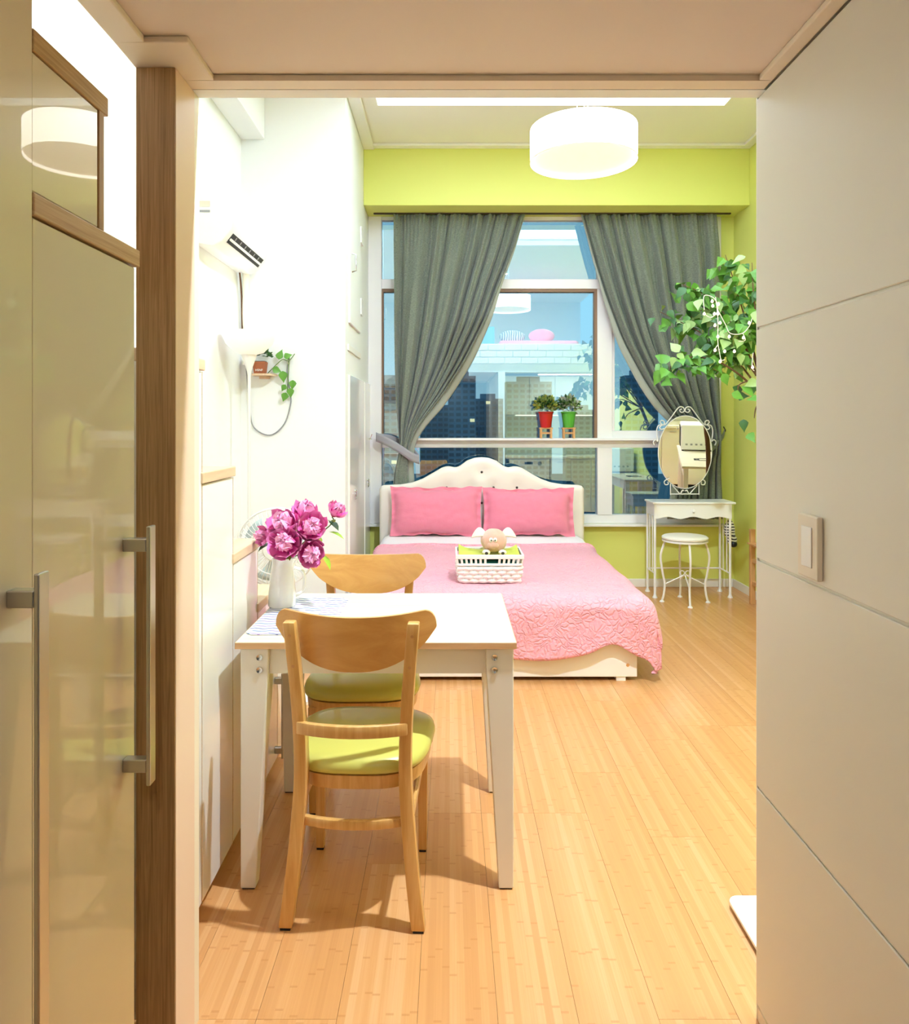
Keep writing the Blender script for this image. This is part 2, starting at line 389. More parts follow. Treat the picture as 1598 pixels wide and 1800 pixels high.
def stripes_mat(name, ca, cb_, scale, axis='Z'):
    m = mat(name, ca, rough=.95, sheen=.5); t = m.node_tree; b = t.nodes['Principled BSDF']
    tcn = [n for n in t.nodes if n.type == 'TEX_COORD'][0]; wv = t.nodes.new('ShaderNodeTexWave'); wv.bands_direction = axis; wv.inputs['Scale'].default_value = scale; wv.inputs['Distortion'].default_value = 3.; wv.inputs['Detail'].default_value = 1
    t.links.new(tcn.outputs['Object'], wv.inputs['Vector']); rp = t.nodes.new('ShaderNodeValToRGB'); rp.color_ramp.interpolation = 'CONSTANT'
    e = rp.color_ramp.elements; e[0].color = lin(ca); e[1].position = .58; e[1].color = lin(cb_)
    t.links.new(wv.outputs['Fac'], rp.inputs[0]); t.links.new(rp.outputs[0], b.inputs['Base Color']); return m
zebra_m = stripes_mat('zebra_plush', '#EFEDE8', '#26262A', 14)
zebra_pillow_m = stripes_mat('zebra_print_cloth', '#E8E6E2', '#3A3A40', 9, 'X')
# ------------------------------------------------------------------ the room shell
XL, XR, YB, ZC = -1.37, 2.38, 6.2, 3.57          # left wall, right wall, window wall, ceiling
YE, ZH, XP = 1.70, 2.118, .705                   # end of the hall, hall ceiling, hall partition face
XD = -.60                                        # plane of the glossy wardrobe doors
XS = -.68                                        # side of the storage stairs

fl = struct('floor', B(XL, XR, -1.0, YB, -.06, -.006), mat('subfloor', '#5A4028', rough=.9), 'bamboo-toned laminate floor of narrow planks running to the window', 'floor')
random.seed(4)
PW, PL = .185, 1.2
pl_me = {}
def plank_mesh(x0w, lw):
    k = (round(x0w, 4), round(lw, 4))
    if k not in pl_me:
        me = B(-PW / 2 + .0004, -PW / 2 + x0w - .0004, 0, lw - .0008, -.006, 0).mesh('plank'); me.materials.append(plank_m); pl_me[k] = me
    return pl_me[k]
x = XL; col = 0
while x < XR - 1e-3:
    w = min(PW, XR - x); y = -1.0 - random.choice([.0, .3, .6, .9, .15, .75, .45])
    while y < YB - 1e-3:
        a = max(y, -1.0); b = min(y + PL, YB)
        if b - a > .01 and not (a < .9 and x > .8):
            o = bpy.data.objects.new('plank', plank_mesh(w, b - a)); COL.objects.link(o); o.parent = fl
            o.matrix_local = WM[fl].inverted() @ Matrix.Translation((x + PW / 2, a, 0))
        y += PL
    x += PW; col += 1

struct('wall_left', B(XL - .1, XL, -1.1, YB + .1, -.06, ZC), white_wall, 'bright white left wall carrying the air conditioner', 'wall')
struct('wall_right', B(XR, XR + .1, .8, YB + .1, -.06, ZC + .3), lime_wall, 'lime green right wall behind the leafy tree', 'wall')
struct('wall_front', MB().box(XL, XR, -1.1, -1.0, -.06, ZC).box(XP + .1, XR, .80, .90, 0, ZH), white_wall, 'pale wall at the entrance end seen only in the window reflection', 'wall')
# window wall: below, beside and above the opening
ZS, ZT = .53, 3.115
WX0, WX1 = XX(655, YB), XX(1268, YB)
struct('wall_back', MB().box(XL, XR, YB, YB + .12, -.06, ZS).box(XL, WX0, YB, YB + .12, ZS, ZT).box(WX1, XR, YB, YB + .12, ZS, ZT).box(XL, XR, YB, YB + .12, ZT, ZC + .3), lime_wall, 'lime green window wall under and beside the window', 'wall')
struct('trim_1', B(-.686, XR, 5.87, YB, 3.10, ZC), lime_wall, 'lime green beam spanning above the window', 'beam', bevel=.004)

# room ceiling with the recessed light tray
RX0, RX1, RY0, RY1 = -.50, 1.90, 3.35, 5.12
struct('ceiling', MB().box(XL, XR, -1.0, RY0, ZC, ZC + .16).box(XL, XR, RY1, YB, ZC, ZC + .16).box(XL, RX0, RY0, RY1, ZC, ZC + .16).box(RX1, XR, RY0, RY1, ZC, ZC + .16)
       .box(RX0, RX1, RY0, RY1, ZC + .13, ZC + .16), ceil_m, 'cream papered ceiling with a recessed lit tray', 'ceiling')
panel_em = mat('light_diffuser', '#FFFFFF', rough=.5, emit=PANEL_E, ecol='#D0E5FF')
cl = thing('ceiling_light', 'wide white glowing light panel recessed in the ceiling above the bed', 'light', ((RX0 + RX1) / 2, (RY0 + RY1) / 2, ZC + .10))
B(RX0 + .004, RX1 - .004, RY0 + .004, RY1 - .004, ZC + .095, ZC + .105).part('diffuser', panel_em, cl)
MB().box(RX0 + .001, RX0 + .012, RY0 + .001, RY1 - .001, ZC + .07, ZC + .129).box(RX1 - .012, RX1 - .001, RY0 + .001, RY1 - .001, ZC + .07, ZC + .129)\
    .box(RX0 + .001, RX1 - .001, RY0 + .001, RY0 + .012, ZC + .07, ZC + .129).box(RX0 + .001, RX1 - .001, RY1 - .012, RY1 - .001, ZC + .07, ZC + .129).part('frame', trim_white, cl)
# cornice strips
struct('trim_2', MB().box(-.686, XR - .001, 5.80, 5.869, ZC - .022, ZC - .001), trim_white, 'thin white cornice strip along the top of the lime beam', 'cornice', bevel=.004)
struct('trim_3', MB().box(XR - .07, XR - .001, YE, 5.80, ZC - .022, ZC - .001), trim_white, 'thin white cornice strip along the top of the lime right wall', 'cornice', bevel=.004)
struct('trim_4', MB().box(-.685, -.60, 4.86, 5.869, ZC - .03, ZC - .001), trim_white, 'white cornice strip along the top of the tall closet side', 'cornice', bevel=.004)
struct('trim_5', B(XL + .001, -1.215, 1.0, 4.849, 3.23, ZC - .001), white_wall, 'white boxed bulkhead running along the top of the left wall', 'bulkhead', bevel=.003)

# loft slab, fascia of white foam bricks
struct('ceiling_loft', B(-.66, XR, -1.0, YE - .04, ZH + .014, 2.30), hall_ceil, 'peach papered low ceiling of the entrance passage under the loft', 'ceiling')
fa = struct('wall_loft', B(-.66, XR, YE - .04, YE, ZH, 2.53), white_wall, 'white brick-patterned loft front reflected in the window', 'wall')
br = B(-.118, .118, 0, .014, .004, .094).mesh('brick', bevel=.005, seg=1); br.materials.append(brick_m)
for r in range(3):
    z = 2.235 + r * .097; x = -.655 + (.12 if r % 2 else .24) - .12
    while x + .12 < XR + .01:
        if x - .12 > -.67: place('brick', br, fa, WM[fa].inverted() @ Matrix.Translation((x, YE, z)))
        x += .242
# border trim round the hall ceiling (lower than the papered field)
struct('trim_6', MB().box(-.66, XP, 1.615, YE - .041, ZH, ZH + .0135).box(-.66, -.515, 1.452, 1.615, ZH, ZH + .0135).box(-.66, -.60, -1.0, 1.452, ZH, ZH + .0135)
       .box(XP - .030, XP, -1.0, 1.615, ZH, ZH + .0135), trim_ivory, 'ivory border moulding round the peach passage ceiling', 'moulding', bevel=.0025)

# hall partition on the right, faced with stacked panels
pt = struct('wall_partition', B(XP + .005, XP + .10, -1.0, YE - .001, 0, ZH), groove_m, 'ivory partition wall of wide stacked panels on the right', 'wall')
zj = [.034, .535, 1.058, 1.587, ZH - .002]
B(XP + .001, XP + .0049, -1.0, YE - .004, .0, .030).part('baseboard', trim_ivory, pt)
for a, b in zip(zj, zj[1:]):
    B(XP, XP + .0049, -1.0, YE, a + .003, b - .003).part('panel', hall_panel, pt, bevel=.0015, seg=1)
B(XP + .001, XP + .099, YE - .001, YE + .004, 0, ZH).part('end_cap', trim_white, pt)

# wooden post at the left of the passage
po = thing('wooden_post', 'oak-grained wooden post with peach side at the left of the passage', 'post', (-.62, 1.626, 0), kind='structure')
B(-.659, -.578, 1.553, 1.5565, 0, ZH - .001).part('oak_face', oak_v, po)
B(-.659, -.577, 1.5566, YE - .03, 0, ZH - .001).part('core', peach_paint, po)
B(-.659, -.577, YE - .03, YE, 0, ZH - .001).part('back_strip', trim_ivory, po)

# dark door added behind the viewer to darken the hall in the window reflection
door_m = mat('added_door_slate', '#3E4C56', rough=.4)
dr0 = thing('added_dark_door', 'added dark slate door at the unseen passage end, darkening the window reflection', 'door', (.05, -.98, 0), kind='structure')
B(-.56, .66, -.999, -.955, 0, 2.10).part('door_frame', door_m, dr0, bevel=.004)
lf = B(-.50, .60, -.9545, -.925, .012, 2.05).part('door_leaf', door_m, dr0, bevel=.004)
MB().tube([(.52, -.925, 1.02), (.52, -.87, 1.02), (.40, -.87, 1.02)], .011, 10).part('lever', steel, lf, smooth=True)
B(.485, .555, -.9248, -.90, 1.10, 1.30).part('door_lock', black_p, lf, bevel=.004)

# baseboards
struct('baseboard_back', MB().box(-.685, XR - .013, YB - .012, YB - .0005, 0, .068), trim_white, 'white baseboard below the lime window wall', 'baseboard', bevel=.003)
struct('baseboard_right', MB().box(XR - .012, XR - .0005, 1.75, YB - .0005, 0, .068), trim_white, 'white baseboard along the lime right wall', 'baseboard', bevel=.003)

# ------------------------------------------------------------------ window
wn = thing('window_1', 'large white framed window with wide panes looking onto towers at dusk', 'window', ((WX0 + WX1) / 2, YB, ZS), kind='structure')
FY0, FY1 = YB - .0, YB + .07
zw = lambda py: ZZ(py, YB); xw = lambda px: XX(px, YB)
def fr(name, x0, x1, z0, z1, y0=FY0, y1=FY1, m=pvc, bev=.004): return B(x0, x1, y0, y1, z0, z1).part(name, m, wn, bevel=bev)
fr('jamb', -.685, xw(671), ZS, ZT, FY0 - .012); fr('jamb', xw(1250), WX1, ZS, ZT)
fr('head', xw(671), xw(1250), zw(387), ZT); fr('bottom_rail', xw(671), xw(1250), ZS, zw(905))
fr('transom', xw(671), xw(1250), zw(508), zw(491), FY0 - .01)
fr('sill_rail', xw(671), xw(1250), zw(787), zw(771), FY0 - .002)
for a, b in ((zw(491), zw(387)), (zw(771), zw(508)), (zw(905), zw(787))): fr('mullion', xw(1050), xw(1076), min(a, b), max(a, b), FY0 - .006)
# casement of the right middle light
fr('casement_frame', xw(1064), xw(1250), zw(771), zw(757), FY0 + .004); fr('casement_frame', xw(1076.2), xw(1081), zw(757), zw(508), FY0 + .004)
B(xw(671), xw(1050), FY0 + .002, FY1 - .01, zw(513), zw(508)).part('gasket', bronze, wn)
B(xw(1045), xw(1050), FY0 + .002, FY1 - .01, zw(771), zw(513)).part('gasket', bronze, wn)
B(xw(671), xw(674), FY0 + .002, FY1 - .01, zw(771), zw(513)).part('gasket', bronze, wn)
B(WX0 - .02, WX1 + .02, YB - .075, YB - .0005, ZS - .018, ZS).part('window_sill', trim_white, wn, bevel=.004)
B(xw(690), xw(1262), YB - .062, YB - .002, zw(774), zw(770)).part('ledge', pvc, wn, bevel=.002)
GY = YB + .045
for x0, x1 in ((671, 1050), (1076, 1250)):
    for y0, y1 in ((387, 491), (508, 771), (787, 905)):
        B(xw(x0), xw(x1), GY, GY + .005, zw(y1), zw(y0)).part('pane', glass_m, wn)

# ------------------------------------------------------------------ outside: ground and towers
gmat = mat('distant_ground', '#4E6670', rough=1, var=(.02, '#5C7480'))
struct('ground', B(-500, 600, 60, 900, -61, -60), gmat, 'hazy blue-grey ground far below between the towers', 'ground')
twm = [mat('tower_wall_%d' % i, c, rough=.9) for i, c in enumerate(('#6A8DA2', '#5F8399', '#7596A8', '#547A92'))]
win_dark = mat('tower_window', '#2C4F63', rough=.25); win_lit = mat('tower_window_lit', '#FFE7B0', rough=.5, emit=.9, ecol='#FFE2A6')
wme = MB().box(-1.25, 1.25, -.25, .05, 0, 1.7).mesh('window'); wme.materials.append(win_dark)
wml = MB().box(-1.25, 1.25, -.25, .05, 0, 1.7).mesh('window'); wml.materials.append(win_lit)
random.seed(11)
tow = [(686, 360, 15, 22, 2, 'pale slim apartment tower at the far left edge of the window'), (764, 430, 17, 12, 1, 'low blue-grey apartment tower beside the gathered left curtain'), (812, 400, 15, 27, 0, 'tall grey apartment tower left of the red plant pot seen through the glass'),
       (858, 440, 18, 16, 3, 'darker shorter apartment tower beside the tall grey one'), (930, 420, 26, 25, 2, 'broad pale apartment tower behind the two plant pots'), (1022, 470, 20, 10, 1, 'blue-grey apartment tower right of the green plant pot'), (1128, 380, 17, 26, 3, 'dark blue apartment tower beside the gathered right curtain')]
for px, Y, wd_, top, mi, lab in tow:
    cx = XX(px, Y); t = thing('apartment_tower', lab, 'building', (cx, Y, -60), group='apartment towers outside the window')
    B(cx - wd_ / 2, cx + wd_ / 2, Y, Y + 12, -60, top).part('wall', twm[mi], t)
    B(cx - wd_ / 4, cx + wd_ / 4, Y + 3, Y + 9, top, top + 3).part('roof_block', twm[(mi + 1) % 4], t)
    n = int(wd_ / 3.4); z = top - 3.2
    while z > -46:
        for k in range(n):
            xk = cx - wd_ / 2 + (k + .5) * wd_ / n
            place('window', wml if random.random() < .012 else wme, t, Matrix.Translation((xk - cx, 0, z + 60)))
        z -= 3.1

# ------------------------------------------------------------------ tall closet column on the left, ahead of the window
cc = thing('built_in_closet', 'tall white built-in closet column with ring-handled doors beside the window', 'closet', (-1.03, 5.5, 0), kind='structure')
YC0 = 4.85
B(XL, -.686, YC0, YB, 0, ZC).part('body', white_wall, cc)
def cdoor(y0, y1, z0, z1, hy, hz, ring=True):
    d = B(-.6855, -.668, y0, y1, z0, z1).part('door', gloss_white, cc, bevel=.004)
    if ring:
        MB().ball((-.664, hy, hz + .02), .012, 10, 6).tube(arc((-.660, hy, hz - .012), .026, 0, 2 * pi, 16, Vector((0, 1, 0)))[:-1], .004, 6, closed=True).part('ring_pull', chrome, d, smooth=True)
    return d
yy = lambda px: .677 * F / (CX - px)
cdoor(yy(613), yy(638.5), .08, ZZ(662, yy(620)), yy(621), ZZ(868, yy(621)))
cdoor(yy(640), yy(654), .08, ZZ(662, yy(620)), yy(644), ZZ(848, yy(644)))
d3 = B(-.6855, -.672, yy(614.5), yy(633), 1.37 + (744 - 560) * yy(620) / F - .05, 1.37 + (744 - 352) * yy(614) / F).part('access_door', white_wall, cc, bevel=.003)
B(-.6858, -.676, yy(613), yy(634.5), 1.86, 1.90).part('rail', trim_white, cc, bevel=.002)
for hz in (415, 540): B(-.6855, -.664, yy(632.5), yy(636), ZZ(hz + 14, yy(634)), ZZ(hz - 14, yy(634))).part('hinge', white_metal, d3, bevel=.002)
MB().tube([(-.672, yy(617.5), ZZ(445, yy(617))), (-.645, yy(617.5), ZZ(447, yy(617))), (-.645, yy(617.5), ZZ(475, yy(617))), (-.672, yy(617.5), ZZ(477, yy(617)))], .006, 8).part('pull_handle', chrome, d3, smooth=True)

# ------------------------------------------------------------------ storage stairs along the left wall, rising towards the viewer
st = thing('storage_staircase', 'white storage stairs with pale wooden treads climbing along the left wall', 'stairs', (-1.02, 2.45, 0))
steps = [(1.70, 2.03, 1.545), (2.03, 2.32, 1.235), (2.32, 2.615, .962), (2.615, 2.915, .735), (2.915, 3.22, .43)]
for i, (y0, y1, z) in enumerate(steps):
    B(XL + .002, XS - .019, y0, y1 - .001, .05, z - .032).part('cabinet_box', greige, st)
    d = B(XS - .018, XS, y0 + .002, y1 - .003, .055, z - .034).part('door', gloss_white, st, bevel=.0025, seg=1)
    if i in (3, 4):
        hy = y0 + .26 if i == 3 else y0 + .05
        zt_, zb = .40, .07
        m = MB().box(XS + .026, XS + .034, hy - .012, hy + .012, zb, zt_)
        for q in (zb + .03, zt_ - .03): m.box(XS, XS + .027, hy - .01, hy + .01, q - .012, q + .012)
        if i == 3: m.part('handle', steel, d, bevel=.002)
    B(XL + .002, XS + .006, y0 - (0 if i == 0 else .012), y1 + .008, z - .031, z).part('tread', tread_m, st, bevel=.003)
    B(XS - .0005, XS + .0003, y1 - .0028, y1 - .0002, .05, z - .034).part('edge_strip', oak_h, st)
B(XL + .002, XS - .03, 1.70, 3.20, 0, .05).part('plinth', greige, st)

# ------------------------------------------------------------------ glossy wardrobes on the left of the passage
def bar_handle(par, y, z0, z1, face=XD, w=.013, off=.045, inset=.035):
    h = B(face + off - .004, face + off + .004, y - w, y + w, z0, z1).part('handle', steel, par, bevel=.002)
    for q in (z0 + inset, z1 - inset): B(face, face + off - .0045, y - .011, y + .011, q - .012, q + .012).part('mount', steel, h, bevel=.002)
w1 = thing('tall_wardrobe', 'tall glossy beige wardrobe with a long steel handle at the left edge', 'wardrobe', (-.98, .55, 0))
B(XL + .002, XD - .024, .05, 1.058, 0, ZH - .005).part('body', greige, w1)
d = B(XD - .022, XD + .003, .45, 1.058, .06, ZH - .008).part('door', gloss_beige, w1, bevel=.002, seg=1); bar_handle(d, 1.005, .30, ZZ(1007, 1.0), face=XD + .003, off=.042)
d = B(XD - .022, XD + .003, .052, .446, .06, ZH - .008).part('door', gloss_beige, w1, bevel=.002, seg=1)
B(XD - .05, XD - .03, .05, 1.058, 0, .058).part('kick_board', greige, w1)
w2 = thing('low_wardrobe', 'beige glossy wardrobe with oak top edge beside the wooden post', 'wardrobe', (-.98, 1.24, 0))
B(XL + .002, XD - .022, 1.062, 1.415, 0, 1.668).part('body', greige, w2)
d = B(XD - .02, XD, 1.062, 1.407, .06, 1.666).part('door', gloss_beige, w2, bevel=.002, seg=1); bar_handle(d, 1.365, ZZ(1398, 1.32), ZZ(930, 1.32), off=.048)
B(XL + .002, XD + .003, 1.062, 1.425, 1.670, 1.702).part('top_board', oak_h, w2, bevel=.002)
B(XD - .05, XD - .03, 1.062, 1.415, 0, .058).part('kick_board', greige, w2)
w3 = thing('upper_cabinet_box', 'small glossy upper cabinet box with oak edges standing on the low wardrobe', 'cabinet', (-.98, 1.17, 1.7025))
B(XL + .002, XD - .02, 1.062, 1.262, 1.7025, 1.905).part('body', greige, w3)
B(XD - .019, XD - .001, 1.062, 1.262, 1.7035, 1.905).part('door', gloss_beige, w3, bevel=.002, seg=1)
B(XL + .002, XD + .002, 1.0621, 1.295, 1.906, 1.938).part('top_board', oak_h, w3, bevel=.002)
B(XL + .002, XD + .001, 1.263, 1.281, 1.7025, 1.9055).part('side_board', oak_v, w3, bevel=.001)

# ------------------------------------------------------------------ air conditioner
ac = thing('air_conditioner', 'white wall-mounted split air conditioner with open louvre on the left wall', 'air conditioner', (XL, 4.36, 2.33))
AY0, AY1 = 3.96, 4.72
prof = [(0, 2.335), (.10, 2.318), (.150, 2.345), (.197, 2.405), (.208, 2.48), (.206, 2.585), (.185, 2.622), (.12, 2.632), (0, 2.632)]
MB().slab([(XL + .001 + a, AY0, z) for a, z in prof], [(XL + .001 + a, AY1, z) for a, z in prof]).part('body', white_plastic, ac, bevel=.008, seg=3, ang=30, smooth=True)
f0, f1 = Vector((XL + .155, 0, 2.349)), Vector((XL + .196, 0, 2.4025)); nrm = Vector((.795, 0, -.607)); tdir = (f1 - f0).normalized()
def louv(name, m, a0, a1, y0, y1, h0, h1):
    p = [f0 + tdir * a0 + nrm * h0, f0 + tdir * a1 + nrm * h0, f0 + tdir * a1 + nrm * h1, f0 + tdir * a0 + nrm * h1]
    return MB().slab([(q.x, y0, q.z) for q in p], [(q.x, y1, q.z) for q in p]).part(name, m, ac)
louv('outlet', dark, .004, .064, AY0 + .05, AY1 - .06, .001, .003)
louv('louvre_blade', white_plastic, .022, .036, AY0 + .055, AY1 - .065, .004, .008)
for k in range(6): louv('vane', grey_p, .040, .058, AY0 + .12 + k * .095, AY0 + .128 + k * .095, .0032, .006)
B(XL + .030, XL + .085, AY0 - .0018, AY0 - .0004, 2.50, 2.512).part('label_strip', grey_p, ac)
B(XL + .030, XL + .085, AY0 - .0018, AY0 - .0004, 2.53, 2.56).part('rating_plate', ivory_plastic, ac)
pp = thing('drain_pipe', 'pale wrapped air conditioner pipe dropping down the wall corner', 'pipe', (XL + .05, 4.80, 1.84))
MB().tube(spline([(XL + .06, 4.745, 2.36), (XL + .055, 4.77, 2.25), (XL + .045, 4.80, 2.05), (XL + .05, 4.83, 1.88), (XL + .05, 4.845, 1.84)], 6), .022, 10).part('wrapped_pipe', pipe_m, pp, smooth=True)
MB().tube(spline([(XL + .02, 4.74, 2.36), (XL + .02, 4.79, 2.2), (XL + .018, 4.82, 1.95), (XL + .018, 4.845, 1.86)], 6), .006, 6).part('cable', bark, pp, smooth=True)

# ------------------------------------------------------------------ torchiere lamp, fan, cord, shelf, small plants
LX, LY = XX(438, 4.4), 4.4
lt = thing('floor_lamp', 'white torchiere floor lamp with a bowl shade in the left corner', 'lamp', (LX, LY, 0))
zt0 = ZZ(584, LY); 
MB().lathe([(.0, 0), (.13, 0), (.135, .012), (.12, .024), (.02, .032), (.013, .05)], 28, (LX, LY, 0)).part('base', white_metal, lt, smooth=True)
MB().lathe([(.0095, .03), (.0095, zt0 - .255), (.014, zt0 - .23), (.035, zt0 - .165), (.045, zt0 - .135)], 16, (LX, LY, 0)).part('pole', white_metal, lt, smooth=True)
bowl = [(.04, zt0 - .135), (.085, zt0 - .12), (.135, zt0 - .07), (.160, zt0 - .012), (.163, zt0), (.156, zt0 - .001), (.130, zt0 - .066), (.08, zt0 - .112), (.0, zt0 - .125)]
MB().lathe(bowl, 32, (LX, LY, 0)).part('shade', mat('white_acrylic', '#F7F5EE', rough=.35, emit=.22, ecol='#FFF6E8'), lt, smooth=True)
zsh = ZZ(657, 4.77)
sh = thing('wall_shelf', 'little pale wooden shelf on the white wall under the terracotta pot', 'shelf', (XX(464, 4.78), YC0, zsh - .02))
xs0, xs1 = XX(446, 4.78), XX(478, 4.78)
MB().slab([(xs0, 4.735, zsh), (xs1, 4.735, zsh), (xs1 + .02, 4.85 - .001, zsh), (xs0 - .01, 4.85 - .001, zsh)], [(xs0, 4.735, zsh - .012), (xs1, 4.735, zsh - .012), (xs1 + .02, 4.85 - .001, zsh - .012), (xs0 - .01, 4.85 - .001, zsh - .012)]).part('board', tread_m, sh)
B(xs0 + .03, xs1 - .03, 4.80, 4.849, zsh - .03, zsh - .0125).part('bracket', tread_m, sh)
tpx = XX(457, 4.785)
tp = thing('small_succulent', 'small green succulent in a square terracotta pot on the wall shelf', 'plant', (tpx, 4.79, zsh))
MB().hexa([(tpx - .034, 4.758, zsh), (tpx + .034, 4.758, zsh), (tpx + .034, 4.822, zsh), (tpx - .034, 4.822, zsh)], [(tpx - .042, 4.750, zsh + .078), (tpx + .042, 4.750, zsh + .078), (tpx + .042, 4.83, zsh + .078), (tpx - .042, 4.83, zsh + .078)]).part('pot', terracotta, tp, bevel=.004)
B(tpx - .036, tpx + .036, 4.755, 4.825, zsh + .0785, zsh + .082).part('soil', soil, tp)
def text_part(txt, size, m, parent, Mloc, name='lettering', ext=.0004):
    cu = bpy.data.curves.new(name, 'FONT'); cu.body = txt; cu.size = size; cu.align_x = 'CENTER'; cu.align_y = 'CENTER'; cu.extrude = ext; cu.resolution_u = 2
    tmp = bpy.data.objects.new(name, cu); COL.objects.link(tmp); dg = bpy.context.evaluated_depsgraph_get()
    me = bpy.data.meshes.new_from_object(tmp.evaluated_get(dg)); bpy.data.objects.remove(tmp); me.materials.append(m)
    o = bpy.data.objects.new(name, me); COL.objects.link(o); o.parent = parent; o.matrix_local = Mloc; WM[o] = WM[parent] @ Mloc; return o
text_part('HSNF', .020, trim_white, tp, Matrix.Translation((.002, -.0385, .022)) @ Matrix.Rotation(radians(83), 4, 'X'), ext=.0008)

def tuft(c, R, n, lw, ll, seed, up=.5, zmin=-1.):
    random.seed(seed); mb = MB()
    for _ in range(n):
        d = Vector((random.gauss(0, 1), random.gauss(0, 1), abs(random.gauss(0, 1)) * up + random.uniform(zmin * .2, .3))).normalized()
        p = Vector(c) + Vector((d.x * R * random.uniform(.3, 1), d.y * R * random.uniform(.3, 1), d.z * R * random.uniform(.3, 1.05)))
        s = d.cross(Vector((random.gauss(0, 1), random.gauss(0, 1), random.gauss(0, 1)))).normalized() * lw
        q = p + (d + Vector((0, 0, random.uniform(-.4, .3)))).normalized() * ll; mid = (p + q) / 2 + d.cross(s).normalized() * lw * .3
        mb.add([p, mid + s, q, mid - s], [(0, 1, 2, 3)])
    return mb
tuft((tpx + .018, 4.775, zsh + .112), .056, 110, .010, .026, 3, up=1.).part('foliage', leaf_c, tp, kind='stuff')

def leaf_mesh(name, L, w, m, bend=.25, shape='heart'):
    prof = {'heart': [(0, 0), (.12, .62), (.30, 1.), (.52, .78), (.74, .36), (.88, .13), (1., 0)], 'lance': [(0, 0), (.2, .7), (.45, 1.), (.72, .7), (1., 0)]}[shape]
    vs = []; fs = []
    for t, h in prof:
        z = -bend * L * t * t; vs += [(-h * w / 2, t * L, z + h * w * .14), (0, t * L, z), (h * w / 2, t * L, z + h * w * .14)]
    for i in range(len(prof) - 1):
        a = i * 3; fs += [(a, a + 1, a + 4, a + 3), (a + 1, a + 2, a + 5, a + 4)]
    mb = MB().add(vs, fs); me = mb.mesh(name, smooth=True, ang=80); me.materials.append(m); return me
# ivy sprig hung on a hook
iv = thing('ivy_sprig', 'trailing ivy sprig with broad leaves hooked on the white wall', 'plant', (XX(500, 4.82), 4.835, ZZ(640, 4.82)))
ivm = leaf_mesh('leaf', .066, .05, leaf_a, .2)
MB().tube(spline([W(470, 657, 4.82), W(487, 640, 4.80), W(497, 632, 4.81), W(508, 634, 4.82), W(518, 622, 4.835)], 5), .003, 5).tube(spline([W(508, 634, 4.82), W(507, 660, 4.82), W(505, 690, 4.82)], 5), .003, 5).part('stem', stem_m, iv, smooth=True)
B(XX(505, 4.84), XX(510, 4.84), 4.833, 4.849, ZZ(640, 4.84), ZZ(628, 4.84)).part('hook', chrome, iv, bevel=.002)
for px, py, ang, sc in ((490, 632, 75, 1.1), (499, 628, 20, .9), (497, 652, -85, 1.2), (479, 648, -20, 1.), (515, 668, -95, 1.), (510, 682, -85, 1.), (502, 676, -120, .8), (503, 690, -110, 1.)):
    p = W(px, py, 4.80); place('leaf', ivm, iv, WM[iv].inverted() @ Matrix.Translation(p) @ Matrix.Rotation(radians(ang) , 4, 'Y').inverted() @ Matrix.Rotation(radians(80), 4, 'X') @ Matrix.Rotation(radians(90), 4, 'Z').inverted() @ Matrix.Scale(sc, 4))
cd = thing('lamp_cord', 'thin grey cord hanging in a loop beside the floor lamp', 'cord', (XX(470, 4.8), 4.84, ZZ(765, 4.8)))
MB().tube(spline([W(432, 632, 4.80), W(434, 660, 4.82), W(439, 720, 4.835), W(447, 752, 4.838), W(475, 765, 4.838), W(500, 745, 4.838), W(511, 710, 4.838), W(510, 690, 4.838), W(505, 655, 4.838), W(507, 634, 4.836)], 6), .0045, 6).part('wire', cord_grey, cd, smooth=True)
B(XX(429, 4.84), XX(435, 4.84), 4.80, 4.848, ZZ(642, 4.84), ZZ(628, 4.84)).part('plug', white_plastic, cd, bevel=.003)

FX, FYf, FZ = XX(487, 3.6), 3.62, ZZ(962, 3.6)
fn = thing('pedestal_fan', 'white pedestal fan half hidden behind the storage stairs and flowers', 'fan', (FX, FYf, 0))
MB().lathe([(0, 0), (.17, 0), (.17, .015), (.14, .03), (.03, .05), (.02, .07)], 28, (FX, FYf + .06, 0)).part('base', white_plastic, fn, smooth=True)
MB().tube([(FX, FYf + .06, .05), (FX, FYf + .06, FZ)], .014, 10).part('pole', white_plastic, fn, smooth=True)
MB().ball((FX, FYf + .07, FZ), (.065, .09, .065)).part('motor', white_plastic, fn, smooth=True)
gd = MB(); GR = .192
for R_, yo in ((GR, 0), (GR * .99, -.03), (GR * .99, .03), (.055, -.055), (.12, -.05)):
    gd.tube(arc((FX, FYf - .03 + yo, FZ), R_, 0, 2 * pi, 40)[:-1], .0035 if R_ > .18 else .0025, 6, closed=True)
for k in range(48):
    a = 2 * pi * k / 48; dx, dz = cos(a), sin(a)
    gd.tube([(FX + .05 * dx, FYf - .085, FZ + .05 * dz), (FX + .14 * dx, FYf - .078, FZ + .14 * dz), (FX + GR * dx, FYf - .03, FZ + GR * dz)], .0014, 4)
    gd.tube([(FX + .05 * dx, FYf + .02, FZ + .05 * dz), (FX + GR * dx, FYf - .03, FZ + GR * dz)], .0014, 4)
gd.part('guard', white_metal, fn, smooth=True)
MB().lathe([(0, 0), (.05, 0), (.05, .008), (0, .012)], 20).part('guard_badge', white_plastic, fn, local=True).matrix_local = Matrix.Translation((0, -.085, FZ)) @ Matrix.Rotation(pi / 2, 4, 'X')
blade_m = mat('smoky_blade', '#C9D8DC', rough=.25)
